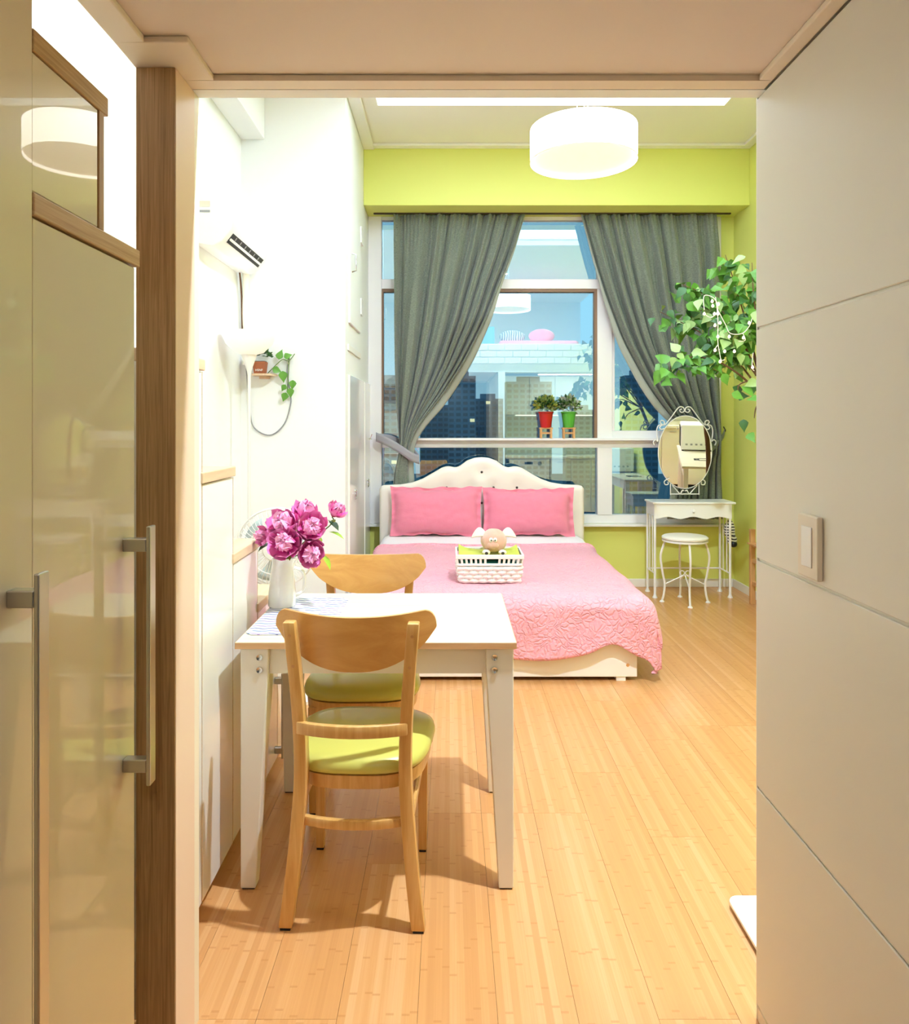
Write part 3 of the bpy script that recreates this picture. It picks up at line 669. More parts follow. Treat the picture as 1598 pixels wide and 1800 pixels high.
for k in range(3):
    a0 = 2 * pi * k / 3 + .5
    def bl(u, v, a0=a0):
        r = .03 + .13 * u; a = a0 + (v - .5) * 1.25 * (.5 + .5 * u); return (FX + r * cos(a), FYf - .045 + (v - .5) * .05, FZ + r * sin(a))
    MB().grid(bl, 5, 5).part('blade', blade_m, fn, smooth=True, solid=.003)

# ------------------------------------------------------------------ dining table
TX0, TX1, TY0, TY1, TZ = -.629, .195, 2.163, 2.79, .729
tb = thing('dining_table', 'small white dining table with pale birch top and tapered legs', 'table', ((TX0 + TX1) / 2, (TY0 + TY1) / 2, 0))
B(TX0 + .001, TX1 - .001, TY0 + .001, TY1 - .001, TZ - .02, TZ).part('tabletop', table_top_m, tb, bevel=.002)
MB().box(TX0, TX1, TY0 - .0005, TY0 + .0008, TZ - .0195, TZ - .0015).box(TX0, TX1, TY1 - .0008, TY1 + .0005, TZ - .0195, TZ - .0015).box(TX0 - .0005, TX0 + .0008, TY0, TY1, TZ - .0195, TZ - .0015).box(TX1 - .0008, TX1 + .0005, TY0, TY1, TZ - .0195, TZ - .0015).part('edge_band', table_edge, tb)
B(TX0 + .09, TX1 - .09, TY0 + .022, TY0 + .040, TZ - .098, TZ - .0205).part('apron', greige, tb)
B(TX0 + .09, TX1 - .09, TY1 - .040, TY1 - .022, TZ - .098, TZ - .0205).part('apron', greige, tb)
B(TX0 + .03, TX0 + .048, TY0 + .09, TY1 - .09, TZ - .098, TZ - .0205).part('apron', greige, tb)
B(TX1 - .048, TX1 - .03, TY0 + .09, TY1 - .09, TZ - .098, TZ - .0205).part('apron', greige, tb)
for sxn in (0, 1):
    for syn in (0, 1):
        xo = TX1 - .008 if sxn else TX0 + .014; dx = -1 if sxn else 1
        yo = TY1 - .008 if syn else TY0 + .008; dy = -1 if syn else 1
        def ring(wx, wy, z):
            a, b = sorted((xo, xo + dx * wx)); c, d = sorted((yo, yo + dy * wy)); return [(a, c, z), (b, c, z), (b, d, z), (a, d, z)]
        m = MB(); r0 = ring(.044, .044, .004); r1 = ring(.080, .080, TZ - .10); r2 = ring(.082, .082, TZ - .0205)
        m.add(r0 + r1 + r2, [(3, 2, 1, 0), (8, 9, 10, 11)] + [(i * 4 + k, i * 4 + (k + 1) % 4, i * 4 + 4 + (k + 1) % 4, i * 4 + 4 + k) for i in (0, 1) for k in range(4)])
        leg = m.part('leg', greige, tb, bevel=.003)
        B(min(xo + dx * .004, xo + dx * .040), max(xo + dx * .004, xo + dx * .040), min(yo + dy * .004, yo + dy * .04), max(yo + dy * .004, yo + dy * .04), 0, .004).part('glide', dark, leg)
        if not syn:
            for zz in (TZ - .046, TZ - .083):
                MB().lathe([(0, 0), (.0035, 0), (.0035, .001), (.009, .003), (.009, -.001)], 14).part('bolt', chrome, leg, local=True).matrix_local = WM[tb].inverted() @ Matrix.Translation((xo + dx * .056, yo - .0005, zz)) @ Matrix.Rotation(pi / 2, 4, 'X')

# placemat, jug, peonies
MX0, MX1, MY0, MY1 = -.622, -.368, 2.235, 2.70
MB().slab([(MX0, MY0 + .02, TZ + .001), (MX0 + .02, MY0, TZ + .001), (MX1 - .02, MY0, TZ + .001), (MX1, MY0 + .02, TZ + .001), (MX1, MY1 - .02, TZ + .001), (MX1 - .02, MY1, TZ + .001), (MX0 + .02, MY1, TZ + .001), (MX0, MY1 - .02, TZ + .001)],
          [(MX0, MY0 + .02, TZ + .003), (MX0 + .02, MY0, TZ + .003), (MX1 - .02, MY0, TZ + .003), (MX1, MY0 + .02, TZ + .003), (MX1, MY1 - .02, TZ + .003), (MX1 - .02, MY1, TZ + .003), (MX0 + .02, MY1, TZ + .003), (MX0, MY1 - .02, TZ + .003)]).solo('placemat', chevron_m, 'white placemat with lilac and blue zigzag dashes on the table', 'placemat')
VX, VY, VZ = XX(496, 2.585), 2.585, TZ + .003
jg = thing('ceramic_jug', 'white ceramic jug holding magenta peonies on the table', 'jug', (VX, VY, VZ))
hj = .168
prof = [(.0, 0), (.045, 0), (.048, .004), (.047, .05), (.042, .10), (.036, .135), (.034, .15), (.036, hj), (.033, hj - .001), (.031, .148), (.033, .12), (.040, .05), (.0, .02)]
m = MB().lathe(prof, 32, (VX, VY, VZ)); 
for p in m.v:
    k = max(0, (p.z - VZ - .12) / .048)
    if p.x > VX and k > 0: p.x += k * .016 * max(0, (p.x - VX) / .036) ** 3
m.part('body', ceramic, jg, smooth=True, ang=60)
MB().tube(spline([(VX + .036, VY + .022, VZ + .13), (VX + .066, VY + .036, VZ + .11), (VX + .068, VY + .038, VZ + .05), (VX + .042, VY + .026, VZ + .03)], 6), .006, 8).part('handle', ceramic, jg, smooth=True)

def petal_mat(name, c0, c1, L):
    m = mat(name, c0, rough=.6, sheen=.2); t = m.node_tree; b = t.nodes['Principled BSDF']
    tcn = [n for n in t.nodes if n.type == 'TEX_COORD'][0]; sp = t.nodes.new('ShaderNodeSeparateXYZ'); t.links.new(tcn.outputs['Generated'], sp.inputs[0])
    rp = t.nodes.new('ShaderNodeValToRGB'); e = rp.color_ramp.elements; e[0].position = .35; e[0].color = lin(c0); e[1].position = .98; e[1].color = lin(c1)
    t.links.new(sp.outputs['Y'], rp.inputs[0]); t.links.new(rp.outputs[0], b.inputs['Base Color']); return m
petal_a = petal_mat('petal_magenta_pale_tip', '#E0189A', '#F78FD0', .03); petal_b = petal_mat('petal_pink_pale_tip', '#EA36A8', '#FAB4DF', .036); petal_c = petal_mat('petal_deep_tip', '#BE0F6C', '#E23A9A', .02)
def petal(L, w, cup, m, name='petal'):
    def f(u, v):
        a = (u - .5) * 2; ww = w * (sin(pi * (.12 + .80 * v)) ** .7) * (.55 + .45 * min(1, v * 1.6)); y = L * v
        return (a * ww / 2, y * cos(cup * v) + (a * a) * .10 * L * (1 - v), L * sin(cup * v) * v + a * a * w * .28 + .06 * L * sin(a * 5 + v * 3) * v)
    me = MB().grid(f, 6, 5).mesh(name, smooth=True, ang=80); me.materials.append(m); return me
pet = [petal(.022, .024, 1.35, petal_c), petal(.030, .034, 1.2, petal_a), petal(.036, .044, .95, petal_b), petal(.040, .048, .55, petal_a)]
rosette = [(3, 0, 74, .000, .004), (5, 1, 64, .004, .006), (6, 2, 46, .004, .004), (7, 2, 28, .002, .0), (7, 3, 6, .0, -.004)]
pleaf = leaf_mesh('leaf', .052, .028, peony_leaf, .25, 'lance'); pleaf2 = leaf_mesh('leaf', .055, .032, leaf_c, .25, 'lance')
peonies = [(506, 930, 2.535, 'largest magenta peony at the upper left of the jug bouquet', 1.14, (-.25, -.75, .6)), (544, 932, 2.52, 'magenta peony right of centre in the jug bouquet', 1.05, (.35, -.85, .4)),
           (506, 957, 2.50, 'deep magenta peony low at the front centre of the bouquet', 1.12, (-.05, -.95, .3)), (542, 968, 2.51, 'lowest magenta peony drooping over the right rim of the jug', 1.0, (.4, -.9, -.1)),
           (472, 945, 2.56, 'small magenta peony at the left edge of the bouquet', .72, (-.75, -.6, .3)), (535, 912, 2.59, 'pale pink peony at the top back of the bouquet', .98, (.15, -.4, .9)), (586, 905, 2.58, 'single magenta peony standing apart on the right of the bouquet', .74, (.55, -.35, .75))]
random.seed(5)
for n_, (px, py, Y, lab, sc, dr) in enumerate(peonies):
    c = W(px, py, Y); t = thing('artificial_peony', lab, 'flower', c, group='magenta peonies in the jug')
    d = Vector(dr).normalized(); Rq = d.to_track_quat('Z', 'Y').to_matrix().to_4x4()
    neck = Vector((VX + (c.x - VX) * .12, VY + (c.y - VY) * .12, VZ + hj - .008))
    MB().tube(spline([neck + Vector((0, 0, -.09)), neck, c - d * .035 * sc - Vector((0, 0, .02)), c - d * .012 * sc], 5), .0022, 6).part('stem', stem_m, t, smooth=True)
    fl_ = MB().ball((0, 0, .006), (.013, .013, .012), 10, 6).part('bloom', petal_c, t, smooth=True, local=True); fl_.matrix_local = Rq @ Matrix.Scale(sc * 1.42, 4); WM[fl_] = WM[t] @ fl_.matrix_local
    for cnt, pi_, tilt, zo, rr in rosette:
        o0 = random.uniform(0, 6)
        for k in range(cnt):
            a = o0 + 2 * pi * k / cnt + random.uniform(-.12, .12)
            Mx = Matrix.Rotation(a, 4, 'Z') @ Matrix.Translation((0, max(rr, 0) + .002, zo)) @ Matrix.Rotation(radians(tilt + random.uniform(-8, 8)), 4, 'X') @ Matrix.Scale(random.uniform(.9, 1.08), 4)
            place('petal', pet[pi_], fl_, Mx)
    for q in range(2):
        a = random.uniform(-1, 1); pos = neck.lerp(c, .75) if n_ != 6 else c - d * .03
        dirs = Vector((dr[0] * 1.2 + a * .5, -.5, random.uniform(-.3, .25))).normalized()
        place('leaf', pleaf if q == 0 else pleaf2, t, WM[t].inverted() @ Matrix.Translation(pos) @ dirs.to_track_quat('Y', 'Z').to_matrix().to_4x4())
    if n_ == 6:
        for pxy, dv in (((578, 935), (.9, -.2, -.15)), ((556, 938), (.3, -.5, -.8)), ((566, 975), (.7, -.3, -.7))):
            p = W(*pxy, 2.56); place('leaf', pleaf, t, WM[t].inverted() @ Matrix.Translation(p) @ Vector(dv).to_track_quat('Y', 'Z').to_matrix().to_4x4() @ Matrix.Scale(1.15, 4))

# ------------------------------------------------------------------ dining chairs (local: back towards -y, seat towards +y)
def make_chair(label, loc, rotz):
    t = thing('dining_chair', label, 'chair', loc, rotz, group='honey wood dining chairs'); K = dict(local=True)
    for s in (-1, 1):
        path = spline([(s * .180, -.200, .006), (s * .163, -.190, .15), (s * .147, -.180, .33), (s * .143, -.180, .45), (s * .150, -.192, .62), (s * .168, -.212, .835)], 5)
        n = len(path); lg = MB().bar(path, [.038 - .006 * i / (n - 1) for i in range(n)], [.034 + .010 * sin(pi * i / (n - 1)) for i in range(n)]).part('rear_leg', chairwood, t, bevel=.004, **K, smooth=True)
        B(s * .180 - .014, s * .180 + .014, -.215, -.185, 0, .006).part('glide', dark, lg, local=True)
        for zz, yy_ in ((.80, -.2265), (.715, -.2195)):
            MB().lathe([(0, 0), (.0045, 0), (.0045, .0012), (0, .0016)], 10).part('plug', pinewood, lg, local=True).matrix_local = Matrix.Translation((s * (.168 - (.835 - zz) * .09), yy_ + .001, zz)) @ Matrix.Rotation(pi / 2, 4, 'X')
        fl2 = MB().bar([(s * .165, .175, .006), (s * .165, .172, .375)], [.026, .034], [.026, .034]).part('front_leg', chairwood, t, bevel=.003, **K)
        B(s * .165 - .011, s * .165 + .011, .164, .186, 0, .006).part('glide', dark, fl2, local=True)
        MB().tube([(s * .158, -.18, .30), (s * .162, .17, .30)], .010, 8, squash=1.5).part('side_stretcher', chairwood, t, smooth=True, **K)
    # bent plywood backrest
    def brest(off):
        out = []
        def pt(xn, z): x = xn * .226; y = -.196 + off + .062 * xn * xn - (z - .77) * .10; return Vector((x, y, z))
        N = 30
        top = [-cos(pi * i / N) for i in range(N + 1)]
        def kk(u): k = min(1, max(0, (abs(u) - .84) / .16)); return 1 - sqrt(max(0, 1 - k * k))
        def zt(u): q = .842 + .016 * abs(u) ** 2; return q + (.806 - q) * kk(u)
        def zb(u): q = .690 + .104 * abs(u) ** 2.5; return q + (.805 - q) * kk(u)
        for u in top: out.append(pt(u, zt(u)))
        for u in reversed(top): out.append(pt(u, min(zb(u), zt(u) - .001)))
        return out
    f, b = brest(0), brest(.013); N = 19
    m = MB()
    vs = f + b; fs = []
    def idx(layer, row, i): return layer * 62 + (i if row == 0 else 61 - i)
    for i in range(30):
        fs += [(idx(0, 0, i), idx(0, 0, i + 1), idx(0, 1, i + 1), idx(0, 1, i)), (idx(1, 0, i), idx(1, 1, i), idx(1, 1, i + 1), idx(1, 0, i + 1)),
               (idx(0, 0, i), idx(1, 0, i), idx(1, 0, i + 1), idx(0, 0, i + 1)), (idx(0, 1, i), idx(0, 1, i + 1), idx(1, 1, i + 1), idx(1, 1, i))]
    fs += [(idx(0, 0, 0), idx(0, 1, 0), idx(1, 1, 0), idx(1, 0, 0)), (idx(0, 0, 30), idx(1, 0, 30), idx(1, 1, 30), idx(0, 1, 30))]
    m.add(vs, fs).part('backrest', plywood, t, smooth=True, ang=50, **K)
    def arcbar(name, z, h, d, y0, sag, w):
        def c(i): u = -1 + 2 * i / 12; return u
        A = [(w * c(i), y0 - sag * (1 - c(i) ** 2), z) for i in range(13)]
        mm = MB(); vs = []
        for p in A: vs += [(p[0], p[1] - d / 2, p[2] - h / 2), (p[0], p[1] + d / 2, p[2] - h / 2), (p[0], p[1] + d / 2, p[2] + h / 2), (p[0], p[1] - d / 2, p[2] + h / 2)]
        fs = [(3, 2, 1, 0), (48, 49, 50, 51)]
        for i in range(12):
            for k in range(4): fs.append((i * 4 + k, i * 4 + (k + 1) % 4, i * 4 + 4 + (k + 1) % 4, i * 4 + 4 + k))
        mm.add(vs, fs).part(name, chairwood, t, bevel=.004, smooth=True, **K)
    arcbar('back_rail', .545, .034, .018, -.200, .030, .152)
    arcbar('rear_stretcher', .285, .026, .018, -.178, .028, .146)
    # seat: bent wooden ring and domed vinyl cushion
    def seat_out(th, g=0.):
        c_, s_ = cos(th), sin(th); p = 3.2
        ex = (abs(c_) ** (2 / p)) * (1 if c_ >= 0 else -1); ey = (abs(s_) ** (2 / p)) * (1 if s_ >= 0 else -1)
        w = .198 + .016 * ey; return ((w + g) * ex, .022 + (.196 + g) * ey)
    n = 40; ths = [2 * pi * k / n for k in range(n)]
    rg = MB(); lay = []
    for g, z in ((-.006, .362), (-.002, .400), (-.02, .401), (-.02, .362)): lay.append([(*seat_out(th, g), z) for th in ths])
    vs = [p for L_ in lay for p in L_]; fs = []
    for j in range(4):
        jn = (j + 1) % 4
        for k in range(n): fs.append((j * n + k, j * n + (k + 1) % n, jn * n + (k + 1) % n, jn * n + k))
    rg.add(vs, fs).part('seat_frame', chairwood, t, smooth=True, ang=50, **K)
    cu = MB(); lay = [(-.012, .403), (.004, .408), (.008, .420), (.004, .436), (-.012, .447), (-.05, .455), (-.11, .460), (-.19, .462)]
    vs = [(*seat_out(th, g), z) for g, z in lay for th in ths]; fs = [(j * n + k, j * n + (k + 1) % n, (j + 1) * n + (k + 1) % n, (j + 1) * n + k) for j in range(len(lay) - 1) for k in range(n)]
    fs += [tuple(range(n - 1, -1, -1)), tuple((len(lay) - 1) * n + k for k in range(n))]
    cu.add(vs, fs).part('seat_cushion', lime_vinyl, t, smooth=True, ang=60, **K)
    return t
ch = make_chair('honey wooden chair with lime seat in front of the table, back to the viewer', (-.258, 2.205, 0), radians(-2))
dup(ch, (-.318, 2.775, 0), pi + radians(1), 'honey wooden chair with lime seat tucked in behind the table, facing the viewer')

# ------------------------------------------------------------------ bed
BX0, BX1, BY0, BY1 = -.475, .995, 3.93, 5.975
BC = (BX0 + BX1) / 2
bd = thing('bed', 'white double bed frame with button-tufted scalloped headboard under the window', 'bed', (BC, 5.0, 0))
ft = B(BX0, BX1, BY0, BY0 + .022, .022, .30).part('footboard', white_metal, bd, bevel=.003)
for px_ in (BX0 + .05, BX1 - .05):
    MB().lathe([(0, 0), (.009, 0), (.009, .001), (0, .0018)], 14).part('bolt_cap', pinewood, ft, local=True).matrix_local = WM[bd].inverted() @ Matrix.Translation((px_, BY0 - .0003, .085)) @ Matrix.Rotation(pi / 2, 4, 'X')
for a, b in ((BX0, BX0 + .022), (BX1 - .022, BX1)): B(a, b, BY0 + .0225, BY1, .022, .30).part('side_rail', white_metal, bd, bevel=.003)
for fx in (BX0 + .07, BC, BX1 - .11):
    for fy in (BY0 + .005, BY1 - .08): B(fx, fx + .05, fy, fy + .05, 0, .0215).part('foot', white_metal, bd)
B(BX0 + .023, BX1 - .023, BY0 + .023, BY1, .16, .18).part('slat_base', pinewood, bd)
HB0, HB1 = XX(667, 5.99), XX(1027, 5.99); HC = (HB0 + HB1) / 2; HW = (HB1 - HB0) / 2; YHF, YHB = 5.985, 6.05
hbt = [(0, .02), (.10, .0), (.17, .02), (.205, .075), (.24, .085), (.29, .075), (.33, .085), (.42, .16), (.56, .21), (.70, .232), (.78, .236), (HW - .02, .236), (HW, .26)]
ztop = ZZ(804, YHF)
def hz(d):
    d = abs(d); tab = [(0, 0), (.06, .006), (.12, .028), (.17, .066), (.20, .081), (.225, .082), (.255, .075), (.29, .075), (.33, .088), (.40, .13), (.48, .175), (.56, .205), (.66, .222), (.76, .226), (HW - .03, .228), (HW - .01, .236), (HW, .255)]
    return ztop - interp(d, tab)
NH = 96; us = [HB0 + (HB1 - HB0) * i / NH for i in range(NH + 1)]
btn = [(0, ztop - .12)] + [(q * .19, ztop - .245) for q in (-1.5, -.5, .5, 1.5)] + [(q * .19, ztop - .37) for q in (-3, -2, -1, 0, 1, 2, 3)]
def tuftd(x, z):
    d = 0
    for bx, bz in btn:
        r2 = ((x - HC - bx) ** 2 + (z - bz) ** 2) / .0022; d += .015 * math.exp(-r2)
    return d
NV = 34
def hfront(u, v):
    x = HB0 + (HB1 - HB0) * u; zt = hz(x - HC); z = .08 + (zt - .08) * v
    e = min(1, (zt - z) / .03, (x - HB0) / .03, (HB1 - x) / .03); puff = .016 * sqrt(max(0, 1 - (1 - max(0, e)) ** 2))
    return Vector((x, YHF + .016 - puff + tuftd(x, z), z))
hb = MB(); hb.grid(hfront, NH, NV)
nb = len(hb.v); back = [(x, YHB - .012, hz(x - HC)) for x in us]; frnt = [hfront(i / NH, 1) for i in range(NH + 1)]
hb.add(frnt + [Vector(p) for p in back], [(i, i + 1, NH + 2 + i, NH + 1 + i) for i in range(NH)])
for s in (0, 1):
    side = [hfront(s, j / NV) for j in range(NV + 1)]; hb.add(side + [Vector((p.x, YHB - .012, p.z)) for p in side], [(j, j + 1, NV + 2 + j, NV + 1 + j) for j in range(NV)])
hbo = hb.part('headboard', leatherette, bd, smooth=True, ang=60)
m = MB(); f_ = [Vector((x, YHB - .012, hz(x - HC))) for x in us]; lo = [Vector((x, YHB - .012, .08)) for x in us]
q_ = [p + Vector((0, .012, 0)) for p in f_]; ql = [p + Vector((0, .012, 0)) for p in lo]
m.add(q_ + ql, [(i, i + 1, NH + 2 + i, NH + 1 + i) for i in range(NH)]); m.add(f_ + q_, [(i, i + 1, NH + 2 + i, NH + 1 + i) for i in range(NH)])
m.part('back_cover', teal_back, hbo)
for bx, bz in btn: MB().ball((HC + bx, YHF + .011, bz), (.010, .005, .010), 10, 6).part('button', black_btn, hbo, smooth=True)
for s, x0 in ((-1, HB0), (1, HB1 - .10)): 
    B(x0 + (0 if s < 0 else .02), x0 + (.08 if s < 0 else .10), YHB - .05, YHB - .013, 0, .08).part('headboard_leg', leatherette, bd)
mt = B(BX0 + .03, BX1 - .03, BY0 + .04, BY1 - .005, .181, .425).solo('mattress', sheet_m, 'thick white mattress under the pink quilt', 'mattress', bevel=.05, seg=4, smooth=True)

def bend(e, r, out):
    if e <= 0: return 0., 0.
    if e < r * pi / 2: return r * sin(e / r), r * (1 - cos(e / r))
    q = e - r * pi / 2; return r + out * q, r + sqrt(1 - out * out) * q
QT = .449; HWQ = .745; YF = 3.985; QY0 = 5.51
def quilt(u, v):
    S = HWQ + .25; s = -S + 2 * S * u; L = (QY0 - YF) + .36; t = L * v
    fw = 1 - .19 * math.exp(-((BC + s - .86) / .10) ** 2) + .05 * sin(s * 9)
    dx, dzx = bend(abs(s) - HWQ, .085, .28); dy, dzy = bend((t - (QY0 - YF)), .085, .06)
    dzy *= fw if dzy > .06 else 1
    head = math.exp(-(t / .03) ** 2)
    x = BC + (1 if s > 0 else -1) * (min(abs(s), HWQ) + dx); y = QY0 - min(t, QY0 - YF) - dy
    z = QT - min(dzx * (1 + .06 * sin(t * 11)) + dzy, .395)
    if dzx > .08 and dzy > .08: k = min(1, min(dzx, dzy) / .2); x -= .05 * k * (1 if s > 0 else -1) * (1 if dzx + dzy > .38 else .0); y += .02 * k
    w = noise.noise(Vector((x * 3.1, y * 3.1, 1.7))) * .010 + noise.noise(Vector((x * 9, y * 9, 4.2))) * .004
    side = min(1, (dzx + dzy) / .1)
    z += w * (1 - .6 * side) + .012 * head
    x += (1 if s > 0 else -1) * side * noise.noise(Vector((0, y * 5, z * 4))) * .015 * (1 if dzx > .02 else 0)
    y += side * noise.noise(Vector((x * 5, 0, z * 4 + 9))) * .015 * (1 if dzy > .02 else 0)
    return Vector((x, y, z))
qt = thing('quilt', 'pink stitched quilt spread over the bed and hanging over the foot', 'quilt', (BC, 4.7, .449))
MB().grid(quilt, 110, 120).part('cover', quilt_m, qt, smooth=True, ang=80, solid=.012)
hemp = [quilt(1 * i / 80, .004) + Vector((0, .006, .004)) for i in range(81)]
MB().tube(hemp, .011, 8).part('rolled_hem', quilt_m, qt, smooth=True)
def sheet(u, v):
    S = HWQ + .16; s = -S + 2 * S * u; dx, dzx = bend(abs(s) - (HWQ - .012), .075, .15)
    x = BC + (1 if s > 0 else -1) * (min(abs(s), HWQ - .012) + dx); y = 5.47 + .495 * v
    return Vector((x, y, .437 + .034 * sstep(v * 1.8 - .2) - dzx + .004 * noise.noise(Vector((x * 6, y * 6, 0)))))
MB().grid(sheet, 60, 12).solo('bed_sheet', sheet_m, 'white sheet folded over between the quilt and the pillows', 'sheet', smooth=True, ang=80, solid=.006)

def pillow(label, cx, w, h, seed, yaw):
    random.seed(seed); off = random.uniform(0, 50)
    def prof(u, v, sgn):
        a, b = 2 * u - 1, 2 * v - 1; ia, ib = min(1, abs(a) / .90), min(1, abs(b) / .84)
        th = .092 * ((1 - ia ** 3.2) * (1 - ib ** 3.2)) ** .55
        pin = 1 - .07 * (1 - abs(b) ** 2) * (abs(a) ** 6) * .6; pinb = 1 - .17 * (1 - abs(a) ** 2) * (abs(b) ** 6) * .5
        fl = (1 if ia >= 1 or ib >= 1 else 0)
        wob = noise.noise(Vector((a * 5 + off, b * 5, 0))) * (.016 if fl else .005) + (noise.noise(Vector((a * 16, b * 16 + off, 3))) * .003)
        y = (-th if sgn < 0 else th) + wob
        return Vector((a * w / 2 * pin, y, (b * h / 2) * pinb + noise.noise(Vector((a * 4, off, b * 3))) * .022 * (abs(b) ** 4)))
    T = Matrix.Translation((cx, 5.875, .484 + h / 2 - .012)) @ Matrix.Rotation(yaw, 4, 'Z') @ Matrix.Rotation(radians(-9), 4, 'X')
    p = thing('pillow', label, 'pillow', (cx, 5.875, .478), group='pink pillows on the bed')
    MB().grid(lambda u, v: T @ prof(u, v, -1), 44, 30).grid(lambda u, v: T @ (prof(u, v, 1) + Vector((0, .003, 0))), 44, 30).part('cover', pillow_m, p, smooth=True, ang=80)
    return p
pillow('pink flanged pillow on the left leaning against the headboard', XX(767, 5.88), .735, .40, 1, .02)
pillow('pink flanged pillow on the right leaning against the headboard', XX(929, 5.88), .735, .39, 2, -.02)

# ------------------------------------------------------------------ basket, cloth, plush pig on the bed
KZ = .462; KX0, KX1, KY0, KY1 = XX(802, 4.2), XX(920, 4.2), 4.19, 4.47; KH = .158
bk = thing('wicker_basket', 'white woven basket on the pink quilt', 'basket', ((KX0 + KX1) / 2, (KY0 + KY1) / 2, KZ))
def kring(t):                          # rectangle at height fraction t
    i = .026 * (1 - t); return KX0 + i, KX1 - i, KY0 + i, KY1 - i, KZ + KH * t
def kpath(t, n=44, amp=0., ph=0, z=None):
    x0, x1, y0, y1, zz = kring(t); pts = []; P = 2 * ((x1 - x0) + (y1 - y0)); r = .02
    for k in range(n):
        s = P * k / n
        a, b = x1 - x0, y1 - y0
        if s < a: p = (x0 + s, y0, 0, -1)
        elif s < a + b: p = (x1, y0 + s - a, 1, 0)
        elif s < 2 * a + b: p = (x1 - (s - a - b), y1, 0, 1)
        else: p = (x0, y1 - (s - 2 * a - b), -1, 0)
        o = amp * (1 if (k + ph) % 2 else -1); pts.append(Vector((p[0] + p[2] * o, p[1] + p[3] * o, zz)))
    return pts
bx0, bx1, by0, by1, bz = kring(0); B(bx0, bx1, by0, by1, KZ, KZ + .008).part('base', basket_m, bk)
for r in range(4): MB().tube(kpath(.07 + .15 * r, 44, .0065, r), .0125, 6, closed=True).part('woven_band', basket_m, bk, smooth=True)
MB().tube(kpath(.66, 56, .001), .008, 6, closed=True).part('woven_band', basket_m, bk, smooth=True)
x0, x1, y0, y1, zz = kring(.95)
for a in ((x0 - .005, x1 + .005, y0 - .005, y0 + .006), (x0 - .005, x1 + .005, y1 - .006, y1 + .005), (x0 - .005, x0 + .006, y0 + .006, y1 - .006), (x1 - .006, x1 + .005, y0 + .006, y1 - .006)):
    B(*a, zz - .012, zz + .012).part('rim', basket_m, bk, bevel=.003)
tp_, bt_ = kpath(.90, 48), kpath(.64, 48)
for k in range(48):
    if k in (7, 8): continue
    a, b = bt_[k], tp_[k]; hw = .0065; ax = Vector((1, 0, 0)) if abs(a.y - kring(.64)[2]) < 1e-4 or abs(a.y - kring(.64)[3]) < 1e-4 else Vector((0, 1, 0)); ay = Vector((0, 1, 0)) if ax.x else Vector((1, 0, 0))
    MB().hexa([a - ax * hw - ay * .003, a + ax * hw - ay * .003, a + ax * hw + ay * .003, a - ax * hw + ay * .003], [b - ax * hw - ay * .003, b + ax * hw - ay * .003, b + ax * hw + ay * .003, b - ax * hw + ay * .003]).part('stake', basket_m, bk)
B(KX0 + .035, KX1 - .035, KY0 + .03, KY1 - .03, KZ + .009, KZ + .118).solo('folded_towel', teal_cloth, 'teal folded towel inside the white basket', 'towel', bevel=.015, smooth=True)
def cloth(u, v):
    x = KX0 + .016 + (KX1 - KX0 - .032) * u; y = KY0 + .016 + (KY1 - KY0 - .032) * v
    c = (2 * u - 1) ** 4 * v; return Vector((x, y, KZ + .148 + .030 * c - .008 * math.exp(-((u - .55) ** 2 + (v - .45) ** 2) / .06) + noise.noise(Vector((x * 12, y * 12, 2))) * .005))
MB().grid(cloth, 28, 20).solo('cloth', lime_cloth, 'lime green cloth lining the top of the white basket', 'cloth', smooth=True, ang=80, solid=.006)
PX, PY = XX(868, 4.33), 4.33; PZ = KZ + .150
pg = thing('plush_pig', 'small pink plush pig with floppy ears sitting on the basket', 'toy', (PX, PY, PZ))
pm = MB().ball((PX, PY, PZ + .072), (.077, .075, .070), 24, 16)
for p in pm.v: p += (p - Vector((PX, PY, PZ + .072))).normalized() * noise.noise(p * 30) * .004
pm.part('body', plush, pg, smooth=True)
sn = MB().ball((PX - .008, PY - .068, PZ + .055), (.033, .016, .022), 16, 10).part('snout', plush, pg, smooth=True)
for s in (-1, 1):
    ey = MB().ball((PX - .008 + s * .012, PY - .076, PZ + .086), (.0115, .008, .014), 12, 8).part('eye', white_plastic, pg, smooth=True)
    MB().ball((PX - .008 + s * .011, PY - .0835, PZ + .085), (.0035, .002, .0055), 8, 6).part('pupil', black_p, ey, smooth=True)
    ft_ = MB().ball((PX + s * .047, PY - .060, PZ + .012), (.024, .030, .017), 14, 8).part('foot', plush_l, pg, smooth=True)
    MB().ball((PX + s * .047, PY - .088, PZ + .012), (.010, .004, .009), 8, 6).part('sole', black_btn, ft_, smooth=True)
    def ear(u, v, s=s):
        a = 2 * u - 1; L = v; w = .028 * sin(pi * (.15 + .82 * v)); return Vector((PX + s * (.050 + .080 * L), PY - .012 + a * w * .5, PZ + .112 + .018 * sin(L * 2.6) - .030 * L * L + a * w * .9))
    MB().grid(ear, 6, 8).part('ear', plush_l, pg, smooth=True, solid=.006)

